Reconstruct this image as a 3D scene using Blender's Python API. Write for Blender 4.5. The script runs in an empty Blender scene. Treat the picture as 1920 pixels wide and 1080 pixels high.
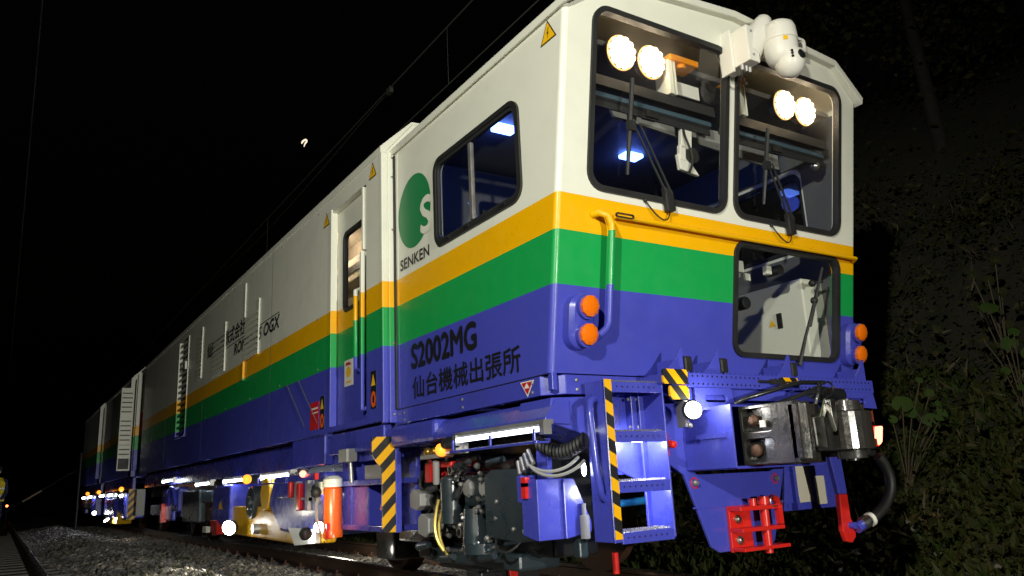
import bpy, bmesh, math, random
import numpy as np
from mathutils import Vector, Matrix
from mathutils.geometry import tessellate_polygon
random.seed(7); RNG = np.random.default_rng(7)
S = bpy.context.scene
COL = S.collection
PI = math.pi

# ------------------------------------------------------------------ camera
cam_d = bpy.data.cameras.new('camera'); cam = bpy.data.objects.new('camera', cam_d); COL.objects.link(cam)
YAW, PITCH, ROLL = 0.575, 0.241, -0.048
_f = Vector((math.sin(YAW)*math.cos(PITCH), math.cos(YAW)*math.cos(PITCH), math.sin(PITCH)))
_r = Vector((math.cos(YAW), -math.sin(YAW), 0)); _u = _r.cross(_f)
_R = _r*math.cos(ROLL) + _u*math.sin(ROLL); _U = -_r*math.sin(ROLL) + _u*math.cos(ROLL)
cam.matrix_world = Matrix(((_R.x, _U.x, -_f.x, -2.375), (_R.y, _U.y, -_f.y, -3.34), (_R.z, _U.z, -_f.z, 0.713), (0, 0, 0, 1)))
cam_d.sensor_width = 36.0; cam_d.lens = 36.0*1472.2/1920; cam_d.clip_start = 0.05; cam_d.clip_end = 2000
S.camera = cam

# ------------------------------------------------------------------ night sky, moonlight, work floodlight
W = bpy.data.worlds.new('World'); S.world = W; W.use_nodes = True
wn = W.node_tree.nodes; wl = W.node_tree.links
bg = next(n for n in wn if n.type == 'BACKGROUND')
sky = wn.new('ShaderNodeTexSky'); sky.sky_type = 'NISHITA'; sky.sun_disc = False
sky.sun_elevation = math.radians(-4.3); sky.sun_rotation = math.radians(200)
wl.new(sky.outputs[0], bg.inputs[0]); bg.inputs[1].default_value = 0.05
sun_d = bpy.data.lights.new('moonlight', 'SUN'); sun_d.energy = 0.002; sun_d.angle = math.radians(0.5)
sun_d.color = (1.0, 0.95, 0.85)
sun = bpy.data.objects.new('moonlight', sun_d); COL.objects.link(sun); sun.rotation_euler = (math.radians(60), 0, math.radians(20))
def lamp(name, kind, loc, power, color=(1, 1, 1), radius=0.05, aim=None, cone=160, blend=0.4):
    d = bpy.data.lights.new(name, kind); d.energy = power; d.color = color
    if kind in ('POINT', 'SPOT'): d.shadow_soft_size = radius
    if kind == 'SPOT': d.spot_size = math.radians(cone); d.spot_blend = blend
    o = bpy.data.objects.new(name, d); COL.objects.link(o); o.location = loc
    if aim is not None: o.rotation_euler = (Vector(aim)-Vector(loc)).to_track_quat('-Z', 'Y').to_euler()
    return o
# the crew's work floodlight on its mast, behind and left of the photographer
FLOOD = lamp('work_floodlight', 'SPOT', (-5.0, -4.5, 3.3), 1850, (1.0, 0.985, 0.86), 0.10, (1.1, 1.2, 1.6), 76, 1.0)
# second, distant floodlight up the line, aimed along the left flank of the train
FLOOD2 = lamp('distant_floodlight', 'SPOT', (-2.2, -15.5, 1.15), 6500, (1.0, 0.985, 0.88), 0.15, (0.1, 3, 1.1), 32, 1.0)

vs = S.view_settings; vs.view_transform = 'Standard'; vs.look = 'None'; vs.exposure = 0; vs.gamma = 1; vs.use_curve_mapping = False
S.cycles.use_denoising = True
S.cycles.max_bounces = 8; S.cycles.transparent_max_bounces = 16; S.cycles.sample_clamp_indirect = 6
S.cycles.caustics_reflective = False; S.cycles.caustics_refractive = False

# ------------------------------------------------------------------ materials
def newmat(name):
    m = bpy.data.materials.new(name); m.use_nodes = True
    nt = m.node_tree; b = next(n for n in nt.nodes if n.type == 'BSDF_PRINCIPLED')
    return m, nt, b
def N(nt, t, **kw):
    n = nt.nodes.new(t)
    for k, v in kw.items(): setattr(n, k, v)
    return n
def math_node(nt, op, a, b=None, clamp=False):
    n = N(nt, 'ShaderNodeMath', operation=op, use_clamp=clamp)
    for i, v in enumerate((a, b)):
        if v is None: continue
        if hasattr(v, 'links'): nt.links.new(v, n.inputs[i])
        else: n.inputs[i].default_value = v
    return n.outputs[0]
def mixc(nt, fac, a, b):
    n = N(nt, 'ShaderNodeMix', data_type='RGBA')
    if hasattr(fac, 'links'): nt.links.new(fac, n.inputs[0])
    else: n.inputs[0].default_value = fac
    for i, v in ((6, a), (7, b)):
        if hasattr(v, 'links'): nt.links.new(v, n.inputs[i])
        else: n.inputs[i].default_value = (*v, 1) if len(v) == 3 else v
    return n.outputs[2]
def noise(nt, scale, detail=4, rough=0.6, stretch=None):
    g = N(nt, 'ShaderNodeNewGeometry'); n = N(nt, 'ShaderNodeTexNoise')
    n.inputs['Scale'].default_value = scale; n.inputs['Detail'].default_value = detail; n.inputs['Roughness'].default_value = rough
    if stretch:
        mp = N(nt, 'ShaderNodeMapping'); mp.inputs['Scale'].default_value = stretch
        nt.links.new(g.outputs['Position'], mp.inputs[0]); nt.links.new(mp.outputs[0], n.inputs['Vector'])
    else: nt.links.new(g.outputs['Position'], n.inputs['Vector'])
    return n.outputs['Fac']
def ramp(nt, fac, lo, hi, a=0.0, b=1.0):
    n = N(nt, 'ShaderNodeMapRange'); nt.links.new(fac, n.inputs[0])
    n.inputs[1].default_value = lo; n.inputs[2].default_value = hi; n.inputs[3].default_value = a; n.inputs[4].default_value = b
    return n.outputs[0]
def finish(nt, b, base, rough=0.4, metal=0.0, dirt=0.25, dirtcol=(0.03, 0.025, 0.02), bump=0.0, bscale=60, coat=0.0, spec=0.5):
    """base colour (socket or rgb) + grime, roughness variation, fine relief"""
    nz = noise(nt, 2.3, 6, 0.65)
    fac = ramp(nt, nz, 0.48, 0.78, 0.0, dirt)
    st = noise(nt, 3.0, 5, 0.7, (3, 3, 0.35))
    fac2 = math_node(nt, 'MAXIMUM', fac, ramp(nt, st, 0.58, 0.8, 0.0, dirt*0.8))
    c = mixc(nt, fac2, base, dirtcol)
    nt.links.new(c, b.inputs['Base Color'])
    r = ramp(nt, noise(nt, 9, 4), 0.3, 0.7, max(0.03, rough-0.08), min(1, rough+0.12))
    nt.links.new(r, b.inputs['Roughness'])
    b.inputs['Metallic'].default_value = metal
    b.inputs['Coat Weight'].default_value = coat; b.inputs['Coat Roughness'].default_value = 0.12
    b.inputs['Specular IOR Level'].default_value = spec
    if bump:
        bp = N(nt, 'ShaderNodeBump'); bp.inputs['Strength'].default_value = bump; bp.inputs['Distance'].default_value = 0.01
        nt.links.new(noise(nt, bscale, 3), bp.inputs['Height']); nt.links.new(bp.outputs[0], b.inputs['Normal'])
def paint(name, col, rough=0.35, **kw):
    m, nt, b = newmat(name); finish(nt, b, col, rough, **kw); return m

WHITE, YEL, GRN, BLU = (0.76, 0.76, 0.65), (0.86, 0.44, 0.0), (0.008, 0.33, 0.07), (0.055, 0.065, 0.44)
Z_GB, Z_YG, Z_WY = 1.720, 2.012, 2.211
def livery(name, rough=0.38):
    m, nt, b = newmat(name)
    g = N(nt, 'ShaderNodeNewGeometry'); sx = N(nt, 'ShaderNodeSeparateXYZ'); nt.links.new(g.outputs['Position'], sx.inputs[0])
    z = sx.outputs['Z']
    c = mixc(nt, math_node(nt, 'GREATER_THAN', z, Z_GB), BLU, GRN)
    c = mixc(nt, math_node(nt, 'GREATER_THAN', z, Z_YG), c, YEL)
    c = mixc(nt, math_node(nt, 'GREATER_THAN', z, Z_WY), c, WHITE)
    finish(nt, b, c, rough, dirt=0.10, dirtcol=(0.06, 0.055, 0.05), bump=0.035, bscale=14, coat=0.12)
    return m
def hazard(name, a=(1, 0, 1), period=0.155, off=0.0):
    m, nt, b = newmat(name)
    g = N(nt, 'ShaderNodeNewGeometry'); d = N(nt, 'ShaderNodeVectorMath', operation='DOT_PRODUCT')
    nt.links.new(g.outputs['Position'], d.inputs[0]); d.inputs[1].default_value = a
    v = math_node(nt, 'FRACT', math_node(nt, 'ADD', math_node(nt, 'DIVIDE', d.outputs['Value'], period), off))
    c = mixc(nt, math_node(nt, 'GREATER_THAN', v, 0.5), (0.80, 0.40, 0.0), (0.012, 0.012, 0.014))
    finish(nt, b, c, 0.4, dirt=0.15); return m
def emit(name, col, strength):
    m, nt, b = newmat(name); b.inputs['Base Color'].default_value = (*[min(c, 0.8) for c in col], 1)
    b.inputs['Emission Color'].default_value = (*col, 1); b.inputs['Emission Strength'].default_value = strength
    b.inputs['Roughness'].default_value = 0.3; return m
def glassm(name, tint=(0.94, 0.95, 0.94), refl=0.06, halo_mix=0.014):
    m = bpy.data.materials.new(name); m.use_nodes = True; nt = m.node_tree; nt.nodes.clear()
    o = N(nt, 'ShaderNodeOutputMaterial'); t = N(nt, 'ShaderNodeBsdfTransparent'); t.inputs[0].default_value = (*tint, 1)
    gl = N(nt, 'ShaderNodeBsdfGlossy'); gl.inputs['Roughness'].default_value = 0.015
    g = N(nt, 'ShaderNodeNewGeometry'); d = N(nt, 'ShaderNodeVectorMath', operation='DOT_PRODUCT')
    nt.links.new(g.outputs['Normal'], d.inputs[0]); nt.links.new(g.outputs['Incoming'], d.inputs[1])
    c1 = math_node(nt, 'SUBTRACT', 1.0, math_node(nt, 'ABSOLUTE', d.outputs['Value']))      # both faces of a thin pane reflect alike
    f = math_node(nt, 'ADD', math_node(nt, 'MULTIPLY', math_node(nt, 'POWER', c1, 5.0), 0.9), refl, True)
    tl = N(nt, 'ShaderNodeBsdfTranslucent'); tl.inputs[0].default_value = (0.9, 0.88, 0.82, 1); df = N(nt, 'ShaderNodeMixShader')      # mottled translucent film, added to give lamps behind the glass a halo
    nt.links.new(ramp(nt, noise(nt, 6, 6, 0.7), 0.3, 0.75, halo_mix*0.5, halo_mix*1.7), df.inputs[0]); nt.links.new(t.outputs[0], df.inputs[1]); nt.links.new(tl.outputs[0], df.inputs[2]); t = df
    mx = N(nt, 'ShaderNodeMixShader'); nt.links.new(f, mx.inputs[0]); nt.links.new(t.outputs[0], mx.inputs[1]); nt.links.new(gl.outputs[0], mx.inputs[2])
    nt.links.new(mx.outputs[0], o.inputs[0]); return m
def flat(name, col, rough=0.5, metal=0.0):
    m, nt, b = newmat(name); b.inputs['Base Color'].default_value = (*col, 1); b.inputs['Roughness'].default_value = rough; b.inputs['Metallic'].default_value = metal; return m

M = {}
M['livery'] = livery('livery_paint'); M['white'] = paint('white_paint', WHITE, 0.35, dirt=0.12, coat=0.2)
M['white_plastic'] = paint('white_plastic', (0.78, 0.76, 0.68), 0.4, dirt=0.05)
M['blue'] = paint('blue_paint', BLU, 0.26, dirt=0.30, dirtcol=(0.035, 0.03, 0.04), bump=0.04, bscale=18, coat=0.4)
M['red'] = paint('red_paint', (0.62, 0.018, 0.012), 0.3, dirt=0.15, coat=0.3)
M['yellow'] = paint('yellow_paint', (0.72, 0.40, 0.01), 0.35, dirt=0.3)
M['orange'] = paint('orange_plastic', (0.85, 0.12, 0.01), 0.3, dirt=0.1)
M['black'] = paint('black_paint', (0.012, 0.013, 0.015), 0.3, dirt=0.3, dirtcol=(0.05, 0.045, 0.04), bump=0.1, bscale=40, coat=0.3)
M['rubber'] = paint('black_rubber', (0.012, 0.012, 0.012), 0.55, dirt=0.2, dirtcol=(0.05, 0.05, 0.045))
M['gear'] = paint('dark_gear_paint', (0.022, 0.034, 0.042), 0.3, dirt=0.3, dirtcol=(0.05, 0.04, 0.03), bump=0.1, bscale=30, coat=0.3)
M['grey'] = paint('grey_paint', (0.30, 0.30, 0.29), 0.45, dirt=0.25)
M['inner'] = paint('cab_lining', (0.10, 0.105, 0.11), 0.6, dirt=0.1)
M['dark'] = paint('dark_plastic', (0.02, 0.021, 0.023), 0.5, dirt=0.1)
M['steel'] = paint('bright_steel', (0.55, 0.54, 0.50), 0.3, metal=1.0, dirt=0.25)
M['zinc'] = paint('zinc_steel', (0.45, 0.44, 0.42), 0.4, metal=0.8, dirt=0.2)
M['cast'] = paint('cast_steel', (0.035, 0.033, 0.030), 0.30, metal=0.3, dirt=0.35, dirtcol=(0.10, 0.035, 0.015), bump=0.25, bscale=35, coat=0.25)
M['rust'] = paint('rusty_steel', (0.095, 0.045, 0.026), 0.6, metal=0.2, dirt=0.5, bump=0.25, bscale=30)
M['rail_side'] = paint('rail_web_rust', (0.09, 0.05, 0.03), 0.55, metal=0.3, dirt=0.5, bump=0.15, bscale=25)
M['railhead'] = paint('rail_head', (0.50, 0.48, 0.44), 0.28, metal=1.0, dirt=0.2)
M['concrete'] = paint('sleeper_concrete', (0.17, 0.16, 0.145), 0.85, dirt=0.5, bump=0.4, bscale=40)
M['beige'] = paint('beige_board', (0.62, 0.57, 0.45), 0.55, dirt=0.12)
M['amber'] = flat('amber_lens', (0.80, 0.16, 0.004), 0.18); M['amber'].node_tree.nodes[0].inputs['Coat Weight'].default_value = 0.6
M['glass'] = glassm('window_glass'); M['ink'] = flat('black_lettering', (0.010, 0.010, 0.011), 0.45)
M['logo_green'] = flat('logo_green', (0.008, 0.22, 0.065), 0.35); M['logo_white'] = flat('logo_white', WHITE, 0.35)
M['warn'] = flat('warning_yellow', (0.86, 0.50, 0.01), 0.4); M['warn_ink'] = flat('warning_ink', (0.08, 0.03, 0.005), 0.5)
M['label_red'] = flat('label_red', (0.50, 0.015, 0.02), 0.4); M['label_white'] = flat('label_white', (0.75, 0.73, 0.66), 0.4)
M['headlight'] = emit('headlight_led', (1.0, 0.90, 0.72), 18)
def dome(m, edge, e_strength, strength):       # a lens throws most of its light forward: its rim glows warmer and dimmer
    nt = m.node_tree; b = next(n for n in nt.nodes if n.type == 'BSDF_PRINCIPLED'); lw = N(nt, 'ShaderNodeLayerWeight'); lw.inputs[0].default_value = 0.45
    f = math_node(nt, 'POWER', lw.outputs['Facing'], 1.3, True); c = mixc(nt, f, tuple(b.inputs['Emission Color'].default_value)[:3], edge); nt.links.new(c, b.inputs['Emission Color'])
    nt.links.new(ramp(nt, f, 0.25, 0.95, strength, e_strength), b.inputs['Emission Strength'])
dome(M['headlight'], (1.0, 0.42, 0.10), 0.5, 14); M['spot_led'] = emit('spot_led', (1.0, 0.98, 0.92), 40)
M['tube'] = emit('tube_light', (0.86, 0.92, 1.0), 5.5); M['blue_light'] = emit('blue_cab_light', (0.12, 0.25, 1.0), 14)
M['tube_far'] = emit('tube_light_row', (0.80, 0.88, 1.0), 22)
M['tail_led'] = emit('tail_lamp_led', (1.0, 0.22, 0.12), 5); M['amber_lit'] = emit('amber_lit', (1.0, 0.25, 0.02), 2.5)
M['cyl_glow'] = M['orange']
M['hzL'] = hazard('hazard_ladder', (0.55, 0, 1), 0.128, 0.1); M['hzD'] = hazard('hazard_door', (-1.0, 0, 1), 0.150, 0.45)
M['hzB'] = hazard('hazard_beam', (1.0, 0, 0.9), 0.115, 0.2)

# ------------------------------------------------------------------ mesh helpers
class MB:
    def __init__(self): self.v = []; self.f = []; self.m = []; self.mi = 0; self.st = []
    def add(self, vs, fs):
        o = len(self.v); self.st.append((o, len(self.f))); self.v += [tuple(map(float, p)) for p in vs]
        for f in fs: self.f.append([o+i for i in f]); self.m.append(self.mi)
        return self
    def box(self, x0, x1, y0, y1, z0, z1):
        return self.hexa([(x0, y0, z0), (x1, y0, z0), (x1, y1, z0), (x0, y1, z0), (x0, y0, z1), (x1, y0, z1), (x1, y1, z1), (x0, y1, z1)])
    def hexa(self, p):
        return self.add(p, [(0, 3, 2, 1), (4, 5, 6, 7), (0, 1, 5, 4), (1, 2, 6, 5), (2, 3, 7, 6), (3, 0, 4, 7)])
    def obox(self, c, sx, sy, sz, mat):
        p = [Vector(c)+mat @ Vector((a*sx/2, b*sy/2, d*sz/2)) for d in (-1, 1) for a, b in ((-1, -1), (1, -1), (1, 1), (-1, 1))]
        return self.hexa(p)
    def prism(self, poly, fn, w0, w1):
        n = len(poly); t = tessellate_polygon([[Vector((a, b, 0)) for a, b in poly]])
        vs = [fn(a, b, w0) for a, b in poly]+[fn(a, b, w1) for a, b in poly]
        fs = [tuple(k) for k in t]+[tuple(n+i for i in reversed(k)) for k in t]
        fs += [(i, (i+1) % n, n+(i+1) % n, n+i) for i in range(n)]
        return self.add(vs, fs)
    def plate(self, outer, holes, fn, w0, w1):
        loops = [outer]+holes; t = tessellate_polygon([[Vector((a, b, 0)) for a, b in l] for l in loops])
        al = [p for l in loops for p in l]; n = len(al)
        vs = [fn(a, b, w0) for a, b in al]+[fn(a, b, w1) for a, b in al]
        fs = [tuple(k) for k in t]+[tuple(n+i for i in reversed(k)) for k in t]
        o = 0
        for l in loops:
            k = len(l); fs += [(o+i, o+(i+1) % k, n+o+(i+1) % k, n+o+i) for i in range(k)]; o += k
        return self.add(vs, fs)
    def ring(self, A, B, fn, w0, w1):
        n = len(A); vs = [fn(a, b, w) for w in (w0, w1) for L in (A, B) for a, b in L]; fs = []
        for i in range(n):
            j = (i+1) % n
            fs += [(i, j, n+j, n+i), (2*n+i, 3*n+i, 3*n+j, 2*n+j), (i, 2*n+i, 2*n+j, j), (n+i, n+j, 3*n+j, 3*n+i)]
        return self.add(vs, fs)
    def tube(self, pts, r, seg=8, caps=True):
        pts = [Vector(p) for p in pts]; n = len(pts); vs = []; prev = None
        rr = r if isinstance(r, (list, tuple)) else [r]*n
        for i, p in enumerate(pts):
            d = (pts[min(i+1, n-1)]-pts[max(i-1, 0)]).normalized()
            if prev is None:
                a = Vector((0, 0, 1)) if abs(d.z) < 0.9 else Vector((1, 0, 0)); s = d.cross(a).normalized()
            else: s = (prev-d*prev.dot(d)).normalized()
            prev = s; t = d.cross(s)
            vs += [p+(s*math.cos(2*PI*k/seg)+t*math.sin(2*PI*k/seg))*rr[i] for k in range(seg)]
        fs = [(i*seg+k, i*seg+(k+1) % seg, (i+1)*seg+(k+1) % seg, (i+1)*seg+k) for i in range(n-1) for k in range(seg)]
        if caps: fs += [tuple(reversed(range(seg))), tuple(range((n-1)*seg, n*seg))]
        return self.add(vs, fs)
    def cyl(self, p0, p1, r0, r1=None, seg=16): return self.tube([p0, p1], [r0, r0 if r1 is None else r1], seg)
    def lathe(self, c, axis, prof, seg=24):
        """prof: list of (radius, distance along axis)"""
        ax = Vector(axis).normalized(); a = Vector((0, 0, 1)) if abs(ax.z) < 0.9 else Vector((1, 0, 0)); s = ax.cross(a).normalized(); t = ax.cross(s); c = Vector(c)
        vs = [c+ax*h+(s*math.cos(2*PI*k/seg)+t*math.sin(2*PI*k/seg))*max(r, 1e-4) for r, h in prof for k in range(seg)]
        n = len(prof); fs = [(i*seg+k, i*seg+(k+1) % seg, (i+1)*seg+(k+1) % seg, (i+1)*seg+k) for i in range(n-1) for k in range(seg)]
        fs += [tuple(reversed(range(seg))), tuple(range((n-1)*seg, n*seg))]
        return self.add(vs, fs)
    def ball(self, c, rx, ry=None, rz=None, seg=12, rings=8):
        ry = ry or rx; rz = rz or rx; vs = []; c = Vector(c)
        for i in range(rings+1):
            a = PI*i/rings
            for k in range(seg):
                b = 2*PI*k/seg; vs.append(c+Vector((rx*math.sin(a)*math.cos(b), ry*math.sin(a)*math.sin(b), rz*math.cos(a))))
        fs = [(i*seg+k, (i+1)*seg+k, (i+1)*seg+(k+1) % seg, i*seg+(k+1) % seg) for i in range(rings) for k in range(seg)]
        return self.add(vs, fs)
    def each(self, name, mat, parent=None, bevel=0.0, smooth=None):
        """one object per solid added: pieces that can be told apart stay apart"""
        for k, (v0, f0) in enumerate(self.st):
            v1, f1 = self.st[k+1] if k+1 < len(self.st) else (len(self.v), len(self.f))
            q = MB(); q.v = self.v[v0:v1]; q.f = [[i-v0 for i in f] for f in self.f[f0:f1]]; q.m = [0]*len(q.f); o = q.build(name, mat, parent, bevel, smooth)
        return o
    def build(self, name, mat, parent=None, bevel=0.0, smooth=None, fix=True):
        me = bpy.data.meshes.new(name); me.from_pydata(self.v, [], self.f); me.update()
        if fix:
            bm = bmesh.new(); bm.from_mesh(me); bmesh.ops.remove_doubles(bm, verts=bm.verts, dist=1e-5)
            bmesh.ops.recalc_face_normals(bm, faces=bm.faces); bm.to_mesh(me); bm.free()
        mats = mat if isinstance(mat, (list, tuple)) else [mat]
        for x in mats: me.materials.append(M[x] if isinstance(x, str) else x)
        if len(mats) > 1 and len(me.polygons) == len(self.m): me.polygons.foreach_set('material_index', self.m)
        if smooth is not None:
            me.polygons.foreach_set('use_smooth', [True]*len(me.polygons)); me.set_sharp_from_angle(angle=math.radians(smooth))
        o = bpy.data.objects.new(name, me); COL.objects.link(o)
        if bevel:
            b = o.modifiers.new('edge', 'BEVEL'); b.width = bevel; b.segments = 2; b.limit_method = 'ANGLE'; b.angle_limit = math.radians(40)
        if parent is not None: adopt(o, parent)
        return o
def adopt(o, parent):
    o.parent = parent
    loc = Vector((0, 0, 0)); q = parent
    while q is not None:
        loc += q.location
        if q.parent is not None: loc += q.matrix_parent_inverse.translation
        q = q.parent
    o.matrix_parent_inverse = Matrix.Translation(-loc)
    return o
def thing(name, label, cat, loc=(0, 0, 0), group=None):
    o = bpy.data.objects.new(name, None); COL.objects.link(o); o.location = loc; o.empty_display_size = 0.2
    return tag(o, label, cat, group)
def tag(o, label=None, cat=None, group=None, kind=None):
    for k, v in (('label', label), ('category', cat), ('group', group), ('kind', kind)):
        if v: o[k] = v
    return o
def copy_part(o, parent, dloc):
    c = o.copy(); COL.objects.link(c); c.parent = parent; c.matrix_parent_inverse = o.matrix_parent_inverse.copy()
    c.location = Vector(o.location)+Vector(dloc); return c
def rr(x0, x1, z0, z1, r, seg=6):
    L = []
    for cx, cz, a0 in ((x1-r, z1-r, 0), (x0+r, z1-r, 90), (x0+r, z0+r, 180), (x1-r, z0+r, 270)):
        for k in range(seg+1):
            a = math.radians(a0+90*k/seg); L.append((cx+r*math.cos(a), cz+r*math.sin(a)))
    return L
RK = 0.337/1.975
def FRONT(x, z, w): return (x, -RK*(z-1.255)+w, z)          # the cab front leans forward towards its top
def SIDE(y, z, w): return (w, y, z)
def BODY(y, z, w): return (-0.095+w, y, z)
def XZ(y): return lambda x, z, w: (x, y+w, z)
def RSIDE(y, z, w): return (2.6-w, y, z)
def text(name, body, fn, width, height, mat, parent, depth=0.002, bold=0.0, slant=0.0, heavy=0.0):
    """flat lettering: fn(u, v, w) maps text space (0..width, 0..height) into the place"""
    c = bpy.data.curves.new(name, 'FONT'); c.body = body; c.offset = bold; c.resolution_u = 3
    o = bpy.data.objects.new(name, c); COL.objects.link(o)
    dg = bpy.context.evaluated_depsgraph_get(); me = bpy.data.meshes.new_from_object(o.evaluated_get(dg))
    bpy.data.objects.remove(o); bpy.data.curves.remove(c)
    n = len(me.vertices); a = np.empty(n*3); me.vertices.foreach_get('co', a); a = a.reshape(-1, 3)
    lo, hi = a.min(0), a.max(0); k = (a-lo)/np.maximum(hi-lo, 1e-6)
    P = [fn(p[0]*width+p[1]*slant*height, p[1]*height, -depth) for p in k]
    me.vertices.foreach_set('co', np.array(P).ravel()); me.name = name
    if heavy:            # thicker strokes: the same outline laid a few millimetres aside, each layer a hair above the last
        bm = bmesh.new(); src = me.copy(); bm.from_mesh(me)
        for q, (du, dv) in enumerate(((1, 0), (-1, 0), (0, 1), (0, -1))):
            o0 = Vector(fn(0, 0, 0)); d_ = Vector(fn(du*heavy, dv*heavy, -0.0004*(q+1)))-o0
            n0 = len(bm.verts); bm.from_mesh(src); bm.verts.ensure_lookup_table()
            for v in bm.verts[n0:]: v.co += d_
        bm.to_mesh(me); bm.free(); bpy.data.meshes.remove(src)
    me.materials.clear(); me.materials.append(M[mat]); me.update()
    ob = bpy.data.objects.new(name, me); COL.objects.link(ob)
    return adopt(ob, parent)
def bez(p0, p1, p2, p3, n=12):
    p0, p1, p2, p3 = map(Vector, (p0, p1, p2, p3)); return [p0*(1-t)**3+p1*3*t*(1-t)**2+p2*3*t*t*(1-t)+p3*t**3 for t in [i/n for i in range(n+1)]]
def bolt(mb, p, ax, r=0.012, h=0.008): mb.lathe(p, ax, [(r, 0), (r, h*0.6), (r*0.6, h)], 8)
#@@SPLIT
# ------------------------------------------------------------------ ground, embankment, track
def ground_z(x, y):
    """ballast bed, shoulders between the tracks, rising bank on the right"""
    z = -0.24
    return z
def bank_z(x): return float(np.interp(x, [2.6, 3.2, 3.6, 4.2, 5.0, 6.2, 8.0, 11, 16], [-0.26, -0.30, -0.16, 0.30, 1.25, 3.0, 5.2, 7.5, 9.0]))
def soil_mat(name, a, b, scale, bump):
    m, nt, p = newmat(name); c = mixc(nt, ramp(nt, noise(nt, scale, 6, 0.7), 0.35, 0.65), a, b); finish(nt, p, c, 0.9, dirt=0.5, bump=bump, bscale=scale*6); return m
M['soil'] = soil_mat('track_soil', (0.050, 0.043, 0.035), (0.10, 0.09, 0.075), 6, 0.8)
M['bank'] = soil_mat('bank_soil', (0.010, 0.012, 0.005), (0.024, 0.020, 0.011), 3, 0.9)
def sheet(name, xs, ys, zf, mat, kind='structure'):
    V = [(x, y, zf(x, y)) for y in ys for x in xs]; n = len(xs)
    F = [(j*n+i, j*n+i+1, (j+1)*n+i+1, (j+1)*n+i) for j in range(len(ys)-1) for i in range(n-1)]
    mb = MB(); mb.add(V, F); o = mb.build(name, mat, smooth=80, fix=False); o['kind'] = kind; return o
hn = lambda x, y, s: math.sin(x*1.7*s+y*0.6*s)*math.cos(y*1.3*s-x*0.4*s)
gx = [-400, -120, -40, -15, -8]+list(np.arange(-6, 3.01, 0.5))
gy = [-60, -20, -8]+list(np.arange(-6, 40, 1.0))+[45, 60, 90, 150, 400]
sheet('ground', gx, gy, lambda x, y: -0.27+0.02*hn(x, y, 1.0), 'soil')
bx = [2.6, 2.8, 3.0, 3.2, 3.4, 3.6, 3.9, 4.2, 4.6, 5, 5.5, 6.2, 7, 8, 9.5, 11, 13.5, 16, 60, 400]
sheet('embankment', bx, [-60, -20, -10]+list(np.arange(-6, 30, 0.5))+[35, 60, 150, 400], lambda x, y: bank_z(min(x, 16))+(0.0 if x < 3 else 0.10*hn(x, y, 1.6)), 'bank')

def icos():
    bm = bmesh.new(); bmesh.ops.create_icosphere(bm, subdivisions=1, radius=1); v = np.array([p.co[:] for p in bm.verts]); f = np.array([[q.index for q in p.verts] for p in bm.faces]); bm.free(); return v, f
IV, IF = icos()
def stones(name, P, size, mat, squash=0.7):
    """broken stone: each one a jittered 20-sided lump, joined into one mass"""
    n = len(P); V = IV[None]*(1+RNG.uniform(-0.38, 0.38, (n, len(IV), 1)))
    sc = size[:, None, None]*np.stack([RNG.uniform(0.8, 1.35, n), RNG.uniform(0.7, 1.1, n), RNG.uniform(0.5, 0.85, n)], 1)[:, None, :]
    V = V*sc; a = RNG.uniform(0, 2*PI, n); b = RNG.uniform(-0.6, 0.6, n)
    ca, sa, cb, sb = np.cos(a)[:, None], np.sin(a)[:, None], np.cos(b)[:, None], np.sin(b)[:, None]
    x, y, z = V[..., 0], V[..., 1], V[..., 2]; y2 = y*cb-z*sb; z2 = y*sb+z*cb
    V = np.stack([x*ca-y2*sa, x*sa+y2*ca, z2], -1)+P[:, None, :]
    F = (IF[None]+(np.arange(n)*len(IV))[:, None, None]).reshape(-1, 3)
    me = bpy.data.meshes.new(name); me.from_pydata(V.reshape(-1, 3).tolist(), [], F.tolist()); me.materials.append(M[mat]); me.update()
    o = bpy.data.objects.new(name, me); COL.objects.link(o); o['kind'] = 'stuff'; return o
def stone_mat():
    m, nt, p = newmat('broken_stone'); v = N(nt, 'ShaderNodeTexVoronoi'); v.inputs['Scale'].default_value = 13
    g = N(nt, 'ShaderNodeNewGeometry'); nt.links.new(g.outputs['Position'], v.inputs['Vector'])
    r = N(nt, 'ShaderNodeValToRGB'); nt.links.new(v.outputs['Color'], r.inputs[0])
    e = r.color_ramp.elements; e[0].color = (0.08, 0.08, 0.082, 1); e[1].color = (0.42, 0.39, 0.33, 1); e.new(0.45).color = (0.14, 0.135, 0.125, 1); e.new(0.7).color = (0.21, 0.18, 0.14, 1)
    finish(nt, p, r.outputs[0], 0.55, dirt=0.5, bump=0.4, bscale=80); return m
M['stone'] = stone_mat()
def heap(x, y):       # ballast surface: cribs level, a loose heap on the left between the two tracks
    h = -0.225+0.20*math.exp(-((x+0.85)/0.60)**2)*(0.75+0.4*hn(x, y, 0.9))
    return h
P = []; R_ = []
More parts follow.
